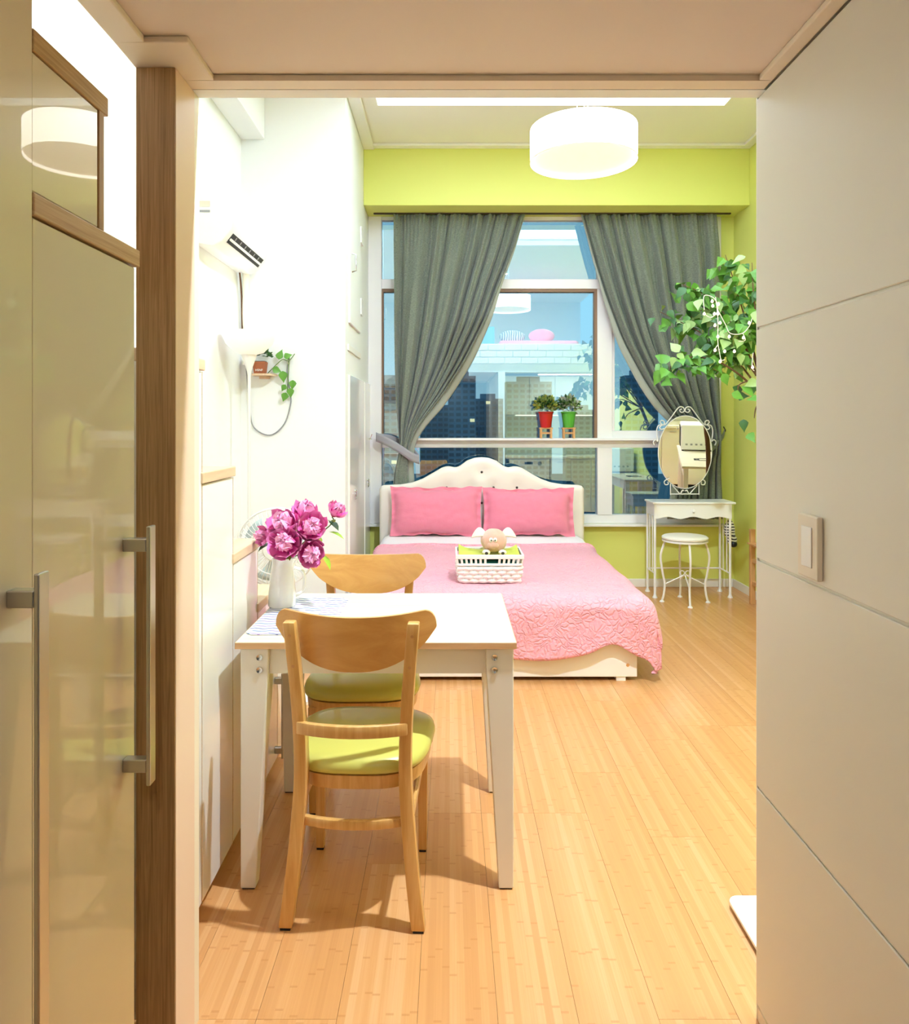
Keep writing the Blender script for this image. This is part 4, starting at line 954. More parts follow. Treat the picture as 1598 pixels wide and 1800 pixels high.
# ------------------------------------------------------------------ curtains
def curtain(name, label, tab, N, y0, seed, lin_side, ybot):
    o = thing(name, label, 'curtain', (XX((tab[0][1] + tab[0][2]) / 2, 6.09), 6.09, ZZ(ybot, 6.09)), group='grey-green curtains')
    random.seed(seed); ph = [random.uniform(0, 6) for _ in range(6)]
    Lx = [(a, b) for a, b, c in tab]; Rx = [(a, c) for a, b, c in tab]
    def smooth_tab(py, T): return sum(interp(py + d, T) for d in (-18, -9, 0, 9, 18)) / 5
    def f(u, v):
        py = tab[0][0] + (ybot - tab[0][0]) * v
        xl, xr = (smooth_tab(py, Lx), smooth_tab(py, Rx)) if v > 0.02 else (interp(py, Lx), interp(py, Rx))
        if lin_side > 0: q = u ** 1.7
        else: q = 1 - (1 - u) ** 1.5
        uu = q + .018 * sin(2 * pi * u * 3 + ph[0]) + .03 * sin(2 * pi * u + ph[1])
        am = .046 * (.45 + .55 * sstep(v * 3)); top = max(0, 1 - v * 7)
        y = am * sin(2 * pi * N * uu + ph[2] + .5 * sin(v * 4 + u * 5)) + am * .35 * sin(2 * pi * N * 2.3 * uu + ph[3] + v * 2) + .010 * top * sin(2 * pi * N * 4.2 * u + ph[4])
        px = xl + (xr - xl) * u
        return Vector((XX(px, 6.09) + .006 * sin(2 * pi * N * uu + ph[2] + 1.5), 6.083 + max(-.046 if py < 800 else -.024, min(.040, y)), ZZ(py, 6.09)))
    MB().grid(f, 220, 90).part('drape', curtain_m, o, smooth=True, ang=80, solid=.002)
    u0, u1 = (1.0, 1.075) if lin_side > 0 else (-.075, 0.)
    def g(u, v):
        p = f(1. if lin_side > 0 else 0., v); wpx = interp(tab[0][0] + (ybot - tab[0][0]) * v, [(tab[0][0], 1), (500, 4), (620, 13), (720, 16), (775, 8), (870, 12)])
        return Vector((p.x + lin_side * wpx * u * 6.09 / F, p.y + .004 + .010 * u, p.z))
    MB().grid(g, 3, 60).part('lining_edge', lining_m, o, smooth=True, solid=.002)
    return o
LT = [(378, 692, 921), (440, 692, 902), (500, 693, 878), (560, 693, 856), (640, 694, 815), (700, 696, 775), (745, 699, 738), (775, 702, 722), (792, 704, 718), (820, 694, 716), (860, 690, 718), (960, 688, 722)]
lc = curtain('curtain', 'grey-green linen curtain gathered to the left of the window', LT, 8, 6.09, 2, 1, 950)
RT = [(378, 1021, 1258), (450, 1041, 1264), (520, 1063, 1263), (600, 1094, 1262), (680, 1138, 1264), (730, 1175, 1266), (768, 1212, 1268), (790, 1212, 1267), (830, 1196, 1266), (870, 1188, 1268), (915, 1182, 1268)]
rc = curtain('curtain', 'grey-green linen curtain gathered to the right behind the vanity mirror', RT, 8, 6.09, 7, -1, 912)
B(XX(657, 6.09), XX(1284, 6.09), 6.075, 6.10, 3.09, 3.0995).solo('curtain_rail', mat('dark_rail', '#4A3A26', rough=.5), 'thin dark curtain rail under the lime beam', 'rail')
def ribbon(name, par, m, pts, h, thick=.004):
    P = spline(pts, 6); n = len(P)
    def f(u, v): p = P[min(n - 1, int(round(u * (n - 1))))]; return p + Vector((0, 0, (v - .5) * h))
    return MB().grid(f, n - 1, 3).part(name, m, par, smooth=True, solid=thick)
tl = thing('curtain_tieback', 'pale grey tieback band holding the left curtain to a wall hook', 'tieback', W(700, 790, 6.05))
ribbon('band', tl, grey_tie, [W(661, 768, 6.08), W(680, 776, 6.045), W(704, 790, 6.035), W(724, 803, 6.042), W(737, 808, 6.07)], .075)
ribbon('band', tl, grey_tie, [W(661, 768, 6.09), W(690, 772, 6.128), W(722, 790, 6.13), W(737, 806, 6.10)], .06)
MB().tube([(-.6855, 6.075, ZZ(770, 6.08)), (-.655, 6.075, ZZ(770, 6.08)), (-.640, 6.075, ZZ(763, 6.08))], .005, 8).lathe([(0, 0), (.02, 0), (.02, .004), (0, .006)], 14, (-.66, 6.075, ZZ(772, 6.08))).part('hook', chrome, tl, smooth=True)
tr_ = thing('curtain_tieback', 'dark grey-green tieback of the right curtain hooked beside the lime wall', 'tieback', W(1255, 790, 6.05))
ribbon('band', tr_, curtain_m, [W(1210, 800, 6.05), W(1232, 798, 6.042), W(1255, 786, 6.042), W(1270, 768, 6.06), W(1274, 758, 6.12)], .05)
MB().tube([W(1275, 758, 6.199), W(1275, 756, 6.12), W(1272, 750, 6.11)], .005, 8).part('hook', dark, tr_, smooth=True)
tas = MB()
for k in range(9):
    a = k * .7; tas.ball(W(1240 + 5 * cos(a), 795 + k * 2.6, 6.03 - .008 * sin(a * 2)), (.014, .012, .014), 8, 6)
tas.part('tassel', mat('olive_tassel', '#59614A', rough=.9), tr_, smooth=True)

# ------------------------------------------------------------------ vanity table, mirror, stool
vt = thing('vanity_table', 'white metal vanity table with scalloped drawer front in the corner', 'table', (1.91, 5.92, 0))
vx0, vx1, vy0, vy1, vz = XX(1150, 5.80), XX(1286, 5.80), 5.80, 6.035, .752
legp = [(vx0 + .008, vy0 + .008), (vx1 - .008, vy0 + .008), (vx0 + .008, vy1 - .008), (vx1 - .008, vy1 - .008)]
for lx, ly in legp:
    MB().lathe([(0, 0), (.020, 0), (.020, .006), (.013, .016), (.0095, .03), (.0095, vz - .016)], 12, (lx, ly, 0)).part('leg', white_metal, vt, smooth=True)
B(vx0 - .014, vx1 + .030, vy0 - .018, vy1 + .003, vz - .016, vz).part('tabletop', white_metal, vt, bevel=.004)
def scal(x): u = (x - vx0) / (vx1 - vx0); return vz - .128 + .017 * (1 - cos(2 * pi * u * 3)) * .5 * (1 if True else 0) * (1.0) - .004
ns = 60; f0_ = [(vx0 + (vx1 - vx0) * i / ns) for i in range(ns + 1)]
m = MB()
vsA = [(x, vy0 - .006, vz - .0165) for x in f0_] + [(x, vy0 - .006, scal(x)) for x in f0_] + [(x, vy0 + .006, vz - .0165) for x in f0_] + [(x, vy0 + .006, scal(x)) for x in f0_]
n1 = ns + 1; fs = []
for i in range(ns): fs += [(i, i + 1, n1 + i + 1, n1 + i), (2 * n1 + i, 3 * n1 + i, 3 * n1 + i + 1, 2 * n1 + i + 1), (n1 + i, n1 + i + 1, 3 * n1 + i + 1, 3 * n1 + i), (i, 2 * n1 + i, 2 * n1 + i + 1, i + 1)]
fs += [(0, n1, 3 * n1, 2 * n1), (ns, 2 * n1 + ns, 3 * n1 + ns, n1 + ns)]
df = m.add(vsA, fs).part('drawer_front', white_metal, vt)
MB().lathe([(0, 0), (.006, 0), (.006, .010), (.012, .016), (.010, .022), (0, .024)], 14).part('knob', white_plastic, df, local=True, smooth=True).matrix_local = WM[vt].inverted() @ Matrix.Translation(((vx0 + vx1) / 2, vy0 - .006, vz - .068)) @ Matrix.Rotation(pi / 2, 4, 'X')
for x in (vx0 + .004, vx1 - .004): B(x - .003, x + .003, vy0 + .006, vy1, vz - .11, vz - .0165).part('side_panel', white_metal, vt)
B(vx0, vx1, vy1 - .008, vy1, vz - .11, vz - .0165).part('back_panel', white_metal, vt)
B(vx0 + .008, vx1 - .008, vy0 + .007, vy1 - .009, vz - .11, vz - .104).part('drawer_bottom', white_metal, vt)
for x in (vx0 + .008, vx1 - .008):
    MB().tube([(x, vy0 + .008, .19), (x, vy1 - .008, .19)], .006, 8).part('side_bar', white_metal, vt, smooth=True)
    for k in (.33, .66): MB().tube([(x, vy0 + (vy1 - vy0) * k, .19), (x, vy0 + (vy1 - vy0) * k, vz - .11)], .0045, 8).part('spindle', white_metal, vt, smooth=True)
MB().tube([(vx0 + .008, vy1 - .008, .19), (vx1 - .008, vy1 - .008, .19)], .007, 8).part('back_bar', white_metal, vt, smooth=True)
# mirror in a wrought frame
mcx, mcy, mcz = XX(1204, 5.98), 5.985, ZZ(795, 5.98); ra, rb = 45.5 * 5.98 / F, 64 * 5.98 / F
vm = thing('vanity_mirror', 'oval mirror in a white curled wire frame standing on the vanity table', 'mirror', (mcx, mcy, vz))
tilt = Matrix.Translation((mcx, mcy - .006, mcz)) @ Matrix.Rotation(radians(-7.6), 4, 'Z') @ Matrix.Rotation(radians(3.0), 4, 'X')
def oval(a, b, y, n=56): return [tilt @ Vector((a * cos(2 * pi * k / n), y, b * sin(2 * pi * k / n))) for k in range(n)]
MB().slab(oval(ra, rb, -.003), oval(ra, rb, .001)).part('glass', mirror_m, vm)
MB().slab(oval(ra * .99, rb * .99, .0015), oval(ra * .97, rb * .97, .007)).part('backing', teal_back, vm)
MB().tube(oval(ra, rb, -.001), .0042, 6, closed=True).part('bezel', white_metal, vm, smooth=True)
def MP(px, py): return Vector((XX(px, 5.985), 5.99, ZZ(py, 5.985)))
mr_ = lambda p: (2 * 1204 - p[0], p[1])
scr = [[(1151, 783), (1149, 777), (1153, 773), (1157, 776), (1155, 765), (1155, 755), (1158, 748), (1165, 747), (1170, 746), (1180, 734), (1190, 720), (1196, 715), (1202, 717), (1203, 723), (1198, 725), (1195, 721), (1199, 719)],
       [(1165, 747), (1161, 743), (1163, 739), (1168, 741), (1168, 746)], [(1165, 747), (1160, 751), (1163, 755), (1168, 753)],
       [(1178, 840), (1172, 843), (1168, 847), (1170, 852), (1175, 851), (1174, 847)], [(1182, 853), (1190, 862), (1196, 868), (1200, 862), (1203, 863)], [(1179, 870), (1179, 850)]]
for path in scr:
    MB().tube(spline([MP(*p) for p in path], 4), .0048, 6).part('scroll', white_metal, vm, smooth=True)
    MB().tube(spline([MP(*mr_(p)) for p in path], 4), .0048, 6).part('scroll', white_metal, vm, smooth=True)
MB().tube([MP(1179, 868.5), MP(1229, 868.5)], .005, 6).part('base_bar', white_metal, vm, smooth=True)
# stool
sx_, sy_ = XX(1207, 5.62), 5.66
vs_ = thing('vanity_stool', 'round white padded stool with curved wire legs under the vanity table', 'stool', (sx_, sy_, 0))
SZ = ZZ(941, 5.66) ; SR = 39.5 * 5.66 / F
MB().lathe([(0, SZ - .030), (SR - .01, SZ - .030), (SR, SZ - .022), (SR, SZ - .012), (SR - .012, SZ - .003), (SR * .6, SZ + .002), (0, SZ + .003)], 40, (sx_, sy_, 0)).part('seat', leatherette, vs_, smooth=True, ang=50)
MB().lathe([(SR - .012, SZ - .044), (SR - .002, SZ - .044), (SR - .002, SZ - .031), (SR - .012, SZ - .031), (SR - .012, SZ - .044)], 40, (sx_, sy_, 0), caps=False).part('seat_ring', white_metal, vs_, smooth=True, ang=50)
hub = Vector((sx_, sy_, .205))
for k in range(4):
    a = radians(-95 + 90 * k); e = Vector((cos(a), sin(a), 0)); c0 = Vector((sx_, sy_, 0))
    lg = MB().tube(spline([c0 + e * (SR * .86) + Vector((0, 0, SZ - .044)), c0 + e * (SR * .98) + Vector((0, 0, SZ * .80)), c0 + e * (SR * 1.06) + Vector((0, 0, SZ * .66)), c0 + e * (SR * .96) + Vector((0, 0, SZ * .42)), c0 + e * (SR * .88) + Vector((0, 0, SZ * .28)), c0 + e * (SR * .92) + Vector((0, 0, .06)), c0 + e * (SR * 1.0) + Vector((0, 0, .008))], 5), .0085, 8).part('leg', white_metal, vs_, smooth=True)
    MB().lathe([(0, 0), (.019, 0), (.019, .005), (.009, .014)], 12, tuple(c0 + e * SR * 1.0)).part('foot_pad', white_metal, lg, smooth=True)
    MB().tube([hub + e * .01, c0 + e * SR * .89 + Vector((0, 0, .135))], .005, 6).part('brace', white_metal, vs_, smooth=True)
MB().tube(arc(hub + Vector((-.022, 0, .018)), .018, 0, 2 * pi, 16)[:-1], .004, 6, closed=True).tube(arc(hub + Vector((.022, 0, .018)), .018, 0, 2 * pi, 16)[:-1], .004, 6, closed=True).part('bow_scroll', white_metal, vs_, smooth=True)
# zebra plush hung on the vanity
zx = vx1 + .022; zy = 5.90
zb_ = thing('plush_zebra', 'black and white striped plush zebra hanging at the right of the vanity table', 'toy', (zx, zy, .40))
MB().ball((zx, zy, .52), (.040, .046, .080), 16, 12).part('body', zebra_m, zb_, smooth=True)
MB().ball((zx + .008, zy - .035, .445), (.036, .040, .046), 14, 10).part('head', zebra_m, zb_, smooth=True)
MB().ball((zx + .010, zy - .055, .415), (.030, .028, .026), 12, 8).part('muzzle', black_p, zb_, smooth=True)
for s in (-1, 1): MB().ball((zx + .008 + s * .022, zy - .02, .482), (.009, .006, .016), 8, 6).part('ear', zebra_m, zb_, smooth=True)
MB().tube([(zx, zy, .59), (vx1 + .004, zy - .01, .63)], .003, 6).part('loop', wire_w, zb_, smooth=True)
# narrow wooden rack by the right wall
rk = thing('wooden_rack', 'narrow honey wooden rack standing against the lime wall at the partition edge', 'rack', (2.3, 5.42, 0))
rx = XX(1322.5, 5.6)
for yq in (5.6, 5.25): B(rx - .018, rx + .018, yq - .018, yq + .018, 0, ZZ(930, 5.6)).part('post', pinewood, rk, bevel=.003)
for zq in (.15, .32, .44): B(rx - .012, rx + .012, 5.268, 5.582, zq, zq + .03).part('rail', pinewood, rk, bevel=.003)
B(rx - .035, rx + .03, 5.235, 5.615, .455, .467).part('shelf', pinewood, rk, bevel=.003)

# ------------------------------------------------------------------ plants on the window ledge
def ledge_plant(px, potm, leafs, lab_plant, lab_stool, seed):
    Yl = 6.155; x = XX(px, Yl); z0 = zw(770)
    s = thing('toy_stool', lab_stool, 'stool', (x, Yl, z0), group='tiny wooden stools on the window ledge')
    hs = .088; hw = .052; dp = .030
    B(x - hw - .004, x + hw + .004, Yl - dp, Yl + dp, z0 + hs - .012, z0 + hs).part('seat', pinewood, s, bevel=.002)
    for a in (-1, 1):
        for b in (-1, 1):
            xa, ya = x + a * (hw - .010), Yl + b * (dp - .010); B(xa - .008, xa + .008, ya - .008, ya + .008, z0, z0 + hs - .0125).part('leg', pinewood, s)
    for b in (-1, 1): B(x - hw + .018, x + hw - .018, Yl + b * (dp - .010) - .005, Yl + b * (dp - .010) + .005, z0 + .035, z0 + .05).part('stretcher', pinewood, s)
    p = thing('potted_plant', lab_plant, 'plant', (x, Yl, z0 + hs), group='potted plants on the window ledge')
    zp = z0 + hs; Yp = Yl
    MB().lathe([(0, 0), (.040, 0), (.044, .006), (.060, .118), (.065, .120), (.065, .132), (.058, .132), (.052, .11), (0, .108)], 28, (x, Yp, zp)).part('pot', potm, p, smooth=True, ang=50)
    for i, lm in enumerate(leafs): tuft((x, Yp - .005, zp + .160), .092, 130, .013, .040, seed + i, up=.9).part('foliage', lm, p, kind='stuff')
    return p
ledge_plant(959.5, red_p, (leaf_c, leaf_b, mat('yellow_leaf', '#B9BE4A', rough=.5)), 'small bushy yellow-green plant in a red pot on the window ledge', 'tiny wooden stool under the red plant pot', 21)
ledge_plant(999.5, green_p, (leaf_c, mat('silver_leaf', '#C9CFC4', rough=.5), leaf_b), 'small silvery bushy plant in a bright green pot on the window ledge', 'tiny wooden stool under the green plant pot', 31)

# ------------------------------------------------------------------ artificial tree by the right wall
TR = Vector((2.16, 4.62, 0))
tr = thing('artificial_tree', 'leafy green artificial tree leaning out beside the lime wall', 'tree', TR)
MB().lathe([(0, 0), (.085, 0), (.09, .01), (.115, .26), (.12, .27), (.11, .28), (.10, .25), (0, .24)], 28, tuple(TR)).part('pot', ceramic, tr, smooth=True, ang=50)
root = W(1345, 700, 4.72)
MB().tube(spline([TR + Vector((0, 0, .24)), TR + Vector((.02, 0, .8)), TR + Vector((-.02, .05, 1.2)), root], 6), [.022] * 12 + [.016] * 7, 8).part('trunk', bark, tr, smooth=True)
lm_ = [leaf_mesh('leaf', .100, .072, leaf_a, .25), leaf_mesh('leaf', .098, .070, leaf_b, .2), leaf_mesh('leaf', .090, .064, leaf_c, .3)]
brs = [([(1345, 700, 4.72), (1300, 640, 4.72), (1240, 590, 4.78), (1160, 548, 4.85)], 46), ([(1345, 700, 4.72), (1310, 610, 4.68), (1255, 530, 4.70), (1200, 500, 4.76)], 52), ([(1345, 700, 4.72), (1318, 590, 4.75), (1292, 500, 4.8), (1275, 448, 4.85)], 34),
       ([(1345, 700, 4.72), (1335, 600, 4.6), (1325, 520, 4.55), (1322, 462, 4.6)], 30), ([(1345, 700, 4.72), (1295, 655, 4.62), (1245, 630, 4.60), (1190, 632, 4.6), (1176, 656, 4.6)], 44), ([(1345, 700, 4.72), (1322, 672, 4.55), (1300, 676, 4.5), (1297, 690, 4.5)], 9),
       ([(1345, 700, 4.72), (1300, 560, 4.9), (1235, 545, 4.95), (1205, 570, 5.0)], 34), ([(1345, 700, 4.72), (1330, 715, 4.6), (1326, 735, 4.55)], 5), ([(1345, 700, 4.72), (1345, 600, 4.5), (1360, 500, 4.45)], 6), ([(1345, 700, 4.72), (1360, 620, 4.9), (1375, 560, 5.0)], 5), ([(1330, 660, 4.7), (1290, 600, 4.6), (1285, 570, 4.55)], 34)]
random.seed(8)
for path, n in brs:
    P = spline([W(*p) for p in path], 8); k = len(P)
    MB().tube(P, [.0075 * (1 - .75 * i / k) for i in range(k)], 6).part('branch', bark, tr, smooth=True)
    for q in range(n):
        t = .38 + .62 * (q + random.random()) / n; t = min(t, .999); p = P[int(t * (k - 1))]
        off = Vector((random.gauss(0, .050), random.gauss(0, .05), random.gauss(0, .048))) * (1.1 - .35 * t)
        d = Vector((random.gauss(0, .6), random.gauss(-.35, .45), random.gauss(-.55, .45))).normalized()
        upv = Vector((random.gauss(0, .35), -1, random.gauss(.55, .35)))
        R_ = d.to_track_quat('Y', 'Z').to_matrix(); z_ = (upv - d * upv.dot(d)).normalized(); x_ = d.cross(z_).normalized()
        Mx = Matrix(((x_.x, d.x, z_.x), (x_.y, d.y, z_.y), (x_.z, d.z, z_.z))).to_4x4()
        pos = p + off; pos.x = min(pos.x, XR - .07)
        place('leaf', random.choices(lm_, (5, 4, 4))[0], tr, WM[tr].inverted() @ Matrix.Translation(pos) @ Mx @ Matrix.Scale(random.uniform(.75, 1.1), 4))
fill = MB(); tmpl = MB().add([(0, 0, 0), (-.034, .028, .008), (0, .03, 0), (.034, .028, .008), (-.02, .06, -.004), (0, .062, -.008), (.02, .06, -.004), (0, .095, -.022)], [(0, 2, 1), (0, 3, 2), (1, 2, 5, 4), (2, 3, 6, 5), (4, 5, 7), (5, 6, 7)])
for q in range(170):
    path, n = brs[random.choice([0, 1, 1, 2, 3, 3, 4, 6, 10, 10])]; P = spline([W(*p) for p in path], 8)
    p = P[int(random.uniform(.35, .93) * (len(P) - 1))] + Vector((random.gauss(0, .05), random.gauss(.08, .05), random.gauss(0, .05))); p.x = min(p.x, XR - .08)
    d = Vector((random.gauss(0, .6), random.gauss(-.3, .45), random.gauss(-.5, .45))).normalized(); Mx = Matrix.Translation(p) @ d.to_track_quat('Y', 'Z').to_matrix().to_4x4() @ Matrix.Rotation(random.uniform(-1.2, 1.2), 4, 'Y')
    fill.add([Mx @ v for v in tmpl.v], tmpl.f)
fill.part('inner_foliage', leaf_a, tr, kind='stuff')
sl = thing('string_light', 'string of little warm fairy lights looped over the tree', 'string light', W(1262, 560, 4.45))
bulb_me = MB().lathe([(0, -.010), (.007, -.006), (.009, 0), (.006, .008), (.0035, .012), (0, .013)], 10).mesh('bulb', smooth=True); bulb_me.materials.append(bulb_m)
for wp in ([(1238, 545), (1238, 520), (1256, 525), (1262, 545), (1250, 558), (1236, 550)], [(1258, 522), (1262, 560), (1262, 600), (1265, 620), (1268, 633), (1274, 632)], [(1262, 545), (1275, 570), (1284, 586), (1305, 586), (1318, 572), (1322, 560)], [(1306, 586), (1310, 598), (1298, 600)], [(1324, 620), (1322, 645), (1326, 652)], [(1262, 606), (1258, 612)]):
    P = spline([W(px, py, 4.44) for px, py in wp], 6); MB().tube(P, .0024, 5).part('wire', wire_w, sl, smooth=True)
for px, py in ((1238, 552), (1253, 538), (1263, 535), (1256, 552), (1262, 552), (1257, 572), (1266, 568), (1262, 592), (1257, 616), (1266, 636), (1282, 592), (1307, 594), (1317, 568), (1323, 646), (1274, 618), (1291, 618), (1252, 530)):
    place('bulb', bulb_me, sl, WM[sl].inverted() @ Matrix.Translation(W(px, py, 4.435)))

# ------------------------------------------------------------------ pendant lamp and ceiling spotlight
PX_, PY_ = .68, 3.77; pz0, pz1, pr = 2.702, 2.868, .268
pd = thing('pendant_lamp', 'white drum pendant lamp hanging above the foot of the bed', 'lamp', (PX_, PY_, pz0))
shade_m = mat('lit_fabric', '#FFFDF6', rough=.8, emit=PENDANT_E, ecol='#FFFBF2'); diff_m = mat('lit_diffuser', '#FFF2E2', rough=.5, emit=.42, ecol='#FFEBD6')
MB().lathe([(pr, pz0), (pr, pz1)], 64, (PX_, PY_, 0), caps=False).part('shade', shade_m, pd, smooth=True, solid=.003)
MB().lathe([(pr + .001, pz0 - .002), (pr + .0035, pz0 - .002), (pr + .0035, pz0 + .003), (pr + .001, pz0 + .003), (pr + .001, pz0 - .002)], 64, (PX_, PY_, 0), caps=False).part('rim', trim_ivory, pd, smooth=True)
MB().lathe([(0, pz0 + .014), (pr - .004, pz0 + .014), (pr - .004, pz0 + .018), (0, pz0 + .018)], 64, (PX_, PY_, 0)).part('diffuser', diff_m, pd)
MB().lathe([(0, pz1 - .004), (pr - .004, pz1 - .004), (pr - .004, pz1 - .001), (0, pz1 - .001)], 64, (PX_, PY_, 0)).part('top_plate', trim_white, pd)
MB().lathe([(0, 3.635), (.06, 3.635), (.06, 3.6645), (0, 3.6645)], 24, (PX_, PY_, 0)).part('canopy', white_metal, pd, smooth=True, ang=50)
for dx, dy in ((-.035, 0), (.01, .03), (.02, -.03)): MB().tube([(PX_ + dx, PY_ + dy, pz1 - .001), (PX_ + dx * .4, PY_ + dy * .4, 3.636)], .0022, 5).part('cable', white_metal, pd)
def lamp(name, kind, loc, power, col, parent, size=.1, rot=(0, 0, 0), spread=None):
    ld = bpy.data.lights.new(name, kind); ld.energy = power; ld.color = col
    if kind == 'AREA':
        ld.shape = 'DISK'; ld.size = size
        if spread: ld.spread = spread
    elif kind == 'POINT': ld.shadow_soft_size = size
    o = bpy.data.objects.new(name, ld); COL.objects.link(o); o.parent = parent; o.location = WM[parent].inverted() @ Vector(loc); o.rotation_euler = rot; return o
lamp('bulb_light', 'POINT', (LX, LY, zt0 - .045), 2.5, (1, .96, .88), lt, size=.03)
SPX, SPY = .78, 1.86
sp = thing('ceiling_spotlight', 'round white ceiling spotlight above the loft edge', 'light', (SPX, SPY, ZC - .05))
MB().lathe([(.055, -.05), (.06, -.05), (.06, 0), (.045, 0), (.045, -.01), (.055, -.01), (.055, -.05)], 28, (SPX, SPY, ZC - .0005), caps=False).part('housing', white_metal, sp, smooth=True, ang=50)
MB().lathe([(0, 0), (.05, 0), (.05, .004), (0, .004)], 24, (SPX, SPY, ZC - .03)).part('lens', mat('spot_lens', '#FFFFFF', emit=6.), sp)
lamp('spot_light', 'AREA', (SPX, SPY, ZC - .055), SPOT_W, (.79, .92, 1.), sp, size=.07)
hl = thing('hall_fill_lamp', 'added round fill lamp in the unseen passage ceiling behind the viewer', 'light', (.02, -.45, ZH - .01))  # unseen lamp, added to lift the light level in the passage
MB().lathe([(.05, 0), (.065, 0), (.065, .012), (.05, .012), (.05, 0)], 28, (.02, -.45, ZH), caps=False).part('ring', white_metal, hl, smooth=True, ang=50)
MB().lathe([(0, .004), (.05, .004), (.05, .010), (0, .010)], 24, (.02, -.45, ZH)).part('lens', bulb_m, hl)
lamp('hall_fill_light', 'AREA', (.02, -.45, ZH - .004), HALL_W, (1, .96, .92), hl, size=.10)

# ------------------------------------------------------------------ light switch, bathroom scale
sw = thing('light_switch', 'ivory rocker light switch on the right partition wall', 'switch', (XP, 1.435, 1.13))
ya, yb = 1.395, 1.475
B(XP - .012, XP - .0005, ya, yb, 1.070, 1.192).part('plate', ivory_plastic, sw, bevel=.003)
B(XP - .0145, XP - .0121, ya + .020, yb - .020, 1.092, 1.170).part('rocker', white_plastic, sw, bevel=.001)
bs = thing('bathroom_scale', 'flat white scale on the floor behind the partition edge', 'scale', (.93, 1.99, 0))
def rrect(x0, x1, y0, y1, r, z, n=6):
    out = []
    for cx_, cy_, a0 in ((x1 - r, y1 - r, 0), (x0 + r, y1 - r, pi / 2), (x0 + r, y0 + r, pi), (x1 - r, y0 + r, 1.5 * pi)):
        for k in range(n + 1): a = a0 + pi / 2 * k / n; out.append((cx_ + r * cos(a), cy_ + r * sin(a), z))
    return out
MB().slab(rrect(.788, 1.08, 1.84, 2.11, .03, .012), rrect(.788, 1.08, 1.84, 2.11, .03, .024)).part('platform', ceramic, bs, bevel=.002, seg=1)
MB().slab(rrect(.80, 1.07, 1.855, 2.095, .025, .004), rrect(.80, 1.07, 1.855, 2.095, .025, .0118)).part('underside', dark, bs)
for a in (.83, 1.04):
    for b in (1.88, 2.07): MB().lathe([(0, 0), (.015, 0), (.015, .004), (0, .004)], 12, (a, b, 0)).part('foot', dark, bs)

# ------------------------------------------------------------------ kitchen side seen in the window reflection
KX = XP + .105
wmch = thing('washing_machine', 'white front-loading washing machine reflected in the window below the plants', 'washing machine', (1.17, 1.28, 0))
B(.87, 1.47, .93, 1.60, .02, .85).part('body', white_metal, wmch, bevel=.01)
for a in (.92, 1.42):
    for b in (.98, 1.55): MB().lathe([(0, 0), (.02, 0), (.02, .02), (0, .02)], 12, (a, b, 0)).part('foot', dark, wmch)
def disc(r0, r1, y0, y1, cx_, cz_, name, m, par):
    n = 36; A = [(cx_ + r1 * cos(2 * pi * k / n), y0, cz_ + r1 * sin(2 * pi * k / n)) for k in range(n)]; C = [(cx_ + r1 * .96 * cos(2 * pi * k / n), y1, cz_ + r1 * .96 * sin(2 * pi * k / n)) for k in range(n)]
    return MB().slab(A, C).part(name, m, par, smooth=True, ang=50)
dr_ = disc(0, .21, 1.60, 1.632, 1.17, .42, 'door', trim_white, wmch); disc(0, .15, 1.6325, 1.640, 1.17, .42, 'door_glass', black_p, dr_)
cp = B(.875, 1.465, 1.6005, 1.607, .72, .84).part('control_panel', white_plastic, wmch, bevel=.002); B(1.10, 1.22, 1.6075, 1.611, .765, .80).part('display', black_p, cp); disc(0, .03, 1.6075, 1.625, 1.32, .78, 'dial', chrome, cp)
kc = thing('base_cabinet', 'cream kitchen base cabinet beside the washing machine in the reflection', 'cabinet', (1.93, 1.28, 0))
B(1.48, 2.375, .93, 1.57, .06, .85).part('body', greige, kc); B(1.48, 2.375, .95, 1.54, 0, .0595).part('plinth', dark, kc)
for a in (1.485, 1.785, 2.085):
    d = B(a, a + .292, 1.5705, 1.588, .07, .845).part('door', tile_w, kc, bevel=.002); B(a + .10, a + .19, 1.5885, 1.60, .79, .802).part('handle', steel, d, bevel=.002)
ct = B(KX + .002, 2.376, .92, 1.63, .851, .885).solo('worktop', mat('cream_worktop', '#E6DFC9', rough=.3), 'cream kitchen worktop running over the washing machine in the reflection', 'worktop', bevel=.003)
uc = thing('upper_cabinet', 'white kitchen wall cabinets reflected in the window under the loft', 'cabinet', (1.6, 1.1, 1.5))
B(KX + .002, 2.376, .905, 1.25, 1.50, ZH - .03).part('body', greige, uc)
for k in range(4):
    a = KX + .006 + k * .391; B(a, a + .386, 1.2505, 1.268, 1.503, ZH - .035).part('door', tile_w, uc, bevel=.002)
B(1.0, 2.2, 1.15, 1.22, 1.482, 1.499).part('strip_light', mat('strip_tube', '#FFFFFF', emit=1.5, ecol='#FFF2DC'), uc)
B(KX + .002, 2.376, .9005, .904, .886, 1.499).solo('backsplash', tile_w, 'pale kitchen backsplash lit by a strip light in the reflection', 'backsplash')
kl = thing('kitchen_light', 'glowing flat light under the loft above the kitchen in the reflection', 'light', (1.75, 1.45, ZH - .03))
B(1.30, 2.10, 1.49, 1.63, ZH - .028, ZH + .0135).part('frame', white_metal, kl, bevel=.003)
B(1.31, 2.09, 1.50, 1.62, ZH - .033, ZH - .0285).part('diffuser', mat('kitchen_diffuser', '#FFFFFF', emit=22., ecol='#EAF3FF'), kl)
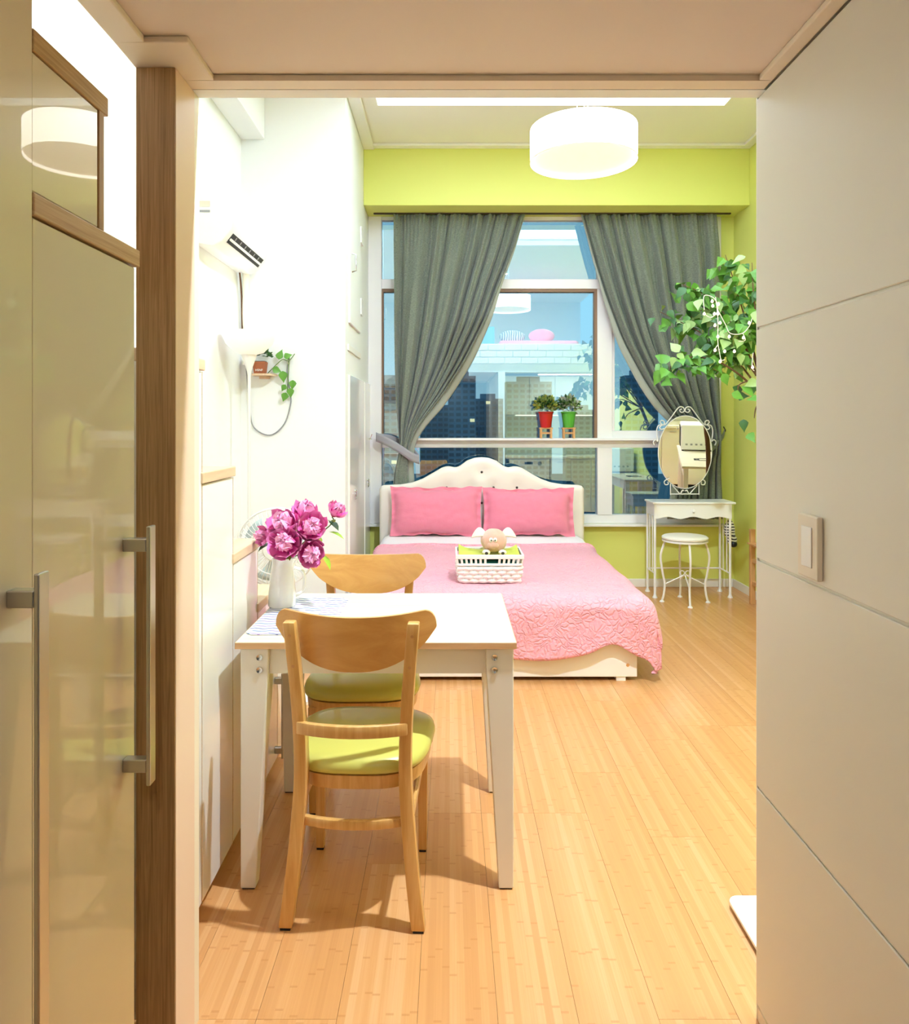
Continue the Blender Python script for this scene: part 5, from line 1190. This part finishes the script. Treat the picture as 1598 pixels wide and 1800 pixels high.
# desk with oven along the right wall (seen in the mirror and glass)
dk = thing('side_desk', 'white desk with pale wooden top along the lime wall, seen in the oval mirror', 'desk', (2.17, 3.4, 0))
B(1.95, 2.365, 2.55, 4.22, .715, .74).part('desktop', table_top_m, dk, bevel=.003)
for y in (2.58, 3.38, 4.15):
    for x_ in (1.97, 2.31): B(x_, x_ + .045, y, y + .045, 0, .7145).part('leg', white_metal, dk)
B(1.965, 1.985, 2.626, 4.149, .63, .7145).part('apron', white_metal, dk)
ov = thing('mini_oven', 'white boxy mini oven with a row of small vents on the side desk', 'oven', (2.15, 2.85, .74))
B(1.98, 2.345, 2.62, 3.08, .755, 1.05).part('body', white_plastic, ov, bevel=.012, seg=3)
for k in range(5): B(2.03 + k * .055, 2.055 + k * .055, 3.0801, 3.083, .81, .83).part('vent', grey_p, ov)
for a in (2.0, 2.32):
    for b in (2.65, 3.05): MB().lathe([(0, 0), (.012, 0), (.012, .015), (0, .015)], 10, (a, b, .74)).part('foot', black_p, ov)
d = B(1.972, 1.9799, 2.66, 3.0, .79, 1.02).part('door', black_p, ov, bevel=.002); MB().tube([(1.945, 2.70, .99), (1.945, 2.96, .99)], .007, 8).part('handle', chrome, d, smooth=True)
gl = thing('eyeglasses', 'dark eyeglasses lying on the side desk in the mirror', 'glasses', (2.12, 3.75, .7405))
for s in (-1, 1):
    MB().tube([Vector((2.12 + .028 * cos(2 * pi * k / 16), 3.75 + s * .034 + .024 * sin(2 * pi * k / 16), .7450)) for k in range(16)], .003, 6, closed=True).part('rim', black_p, gl, smooth=True)
    MB().tube([(2.14, 3.75 + s * .062, .7445), (2.25, 3.75 + s * .066, .7445)], .003, 6).part('temple', black_p, gl, smooth=True)
# loft bedding
lm = thing('loft_mattress', 'pink covered mattress up on the loft reflected in the window', 'mattress', (1.32, .85, 2.3))
B(.72, 1.92, .0, 1.55, 2.3005, 2.60).part('cover', dusty, lm, bevel=.06, seg=4, smooth=True)
def loft_pillow(lab, cx_, m, sc=1.):
    p = thing('loft_pillow', lab, 'pillow', (cx_, 1.2, 2.60), group='pillows on the loft')
    mm = MB().ball((cx_, 1.2, 2.60 + .10 * sc), (.20, .07, .11 * sc), 20, 12); mm.part('cover', m, p, smooth=True)
loft_pillow('zebra-print pillow on the loft mattress in the reflection', .95, zebra_pillow_m, .9); loft_pillow('dusty rose pillow on the loft mattress in the reflection', 1.40, pillow_m)
B(.30, .66, 1.2, 1.55, 2.3005, 2.80).solo('storage_box', blue_m, 'blue fabric storage box on the loft in the reflection', 'box', bevel=.01)
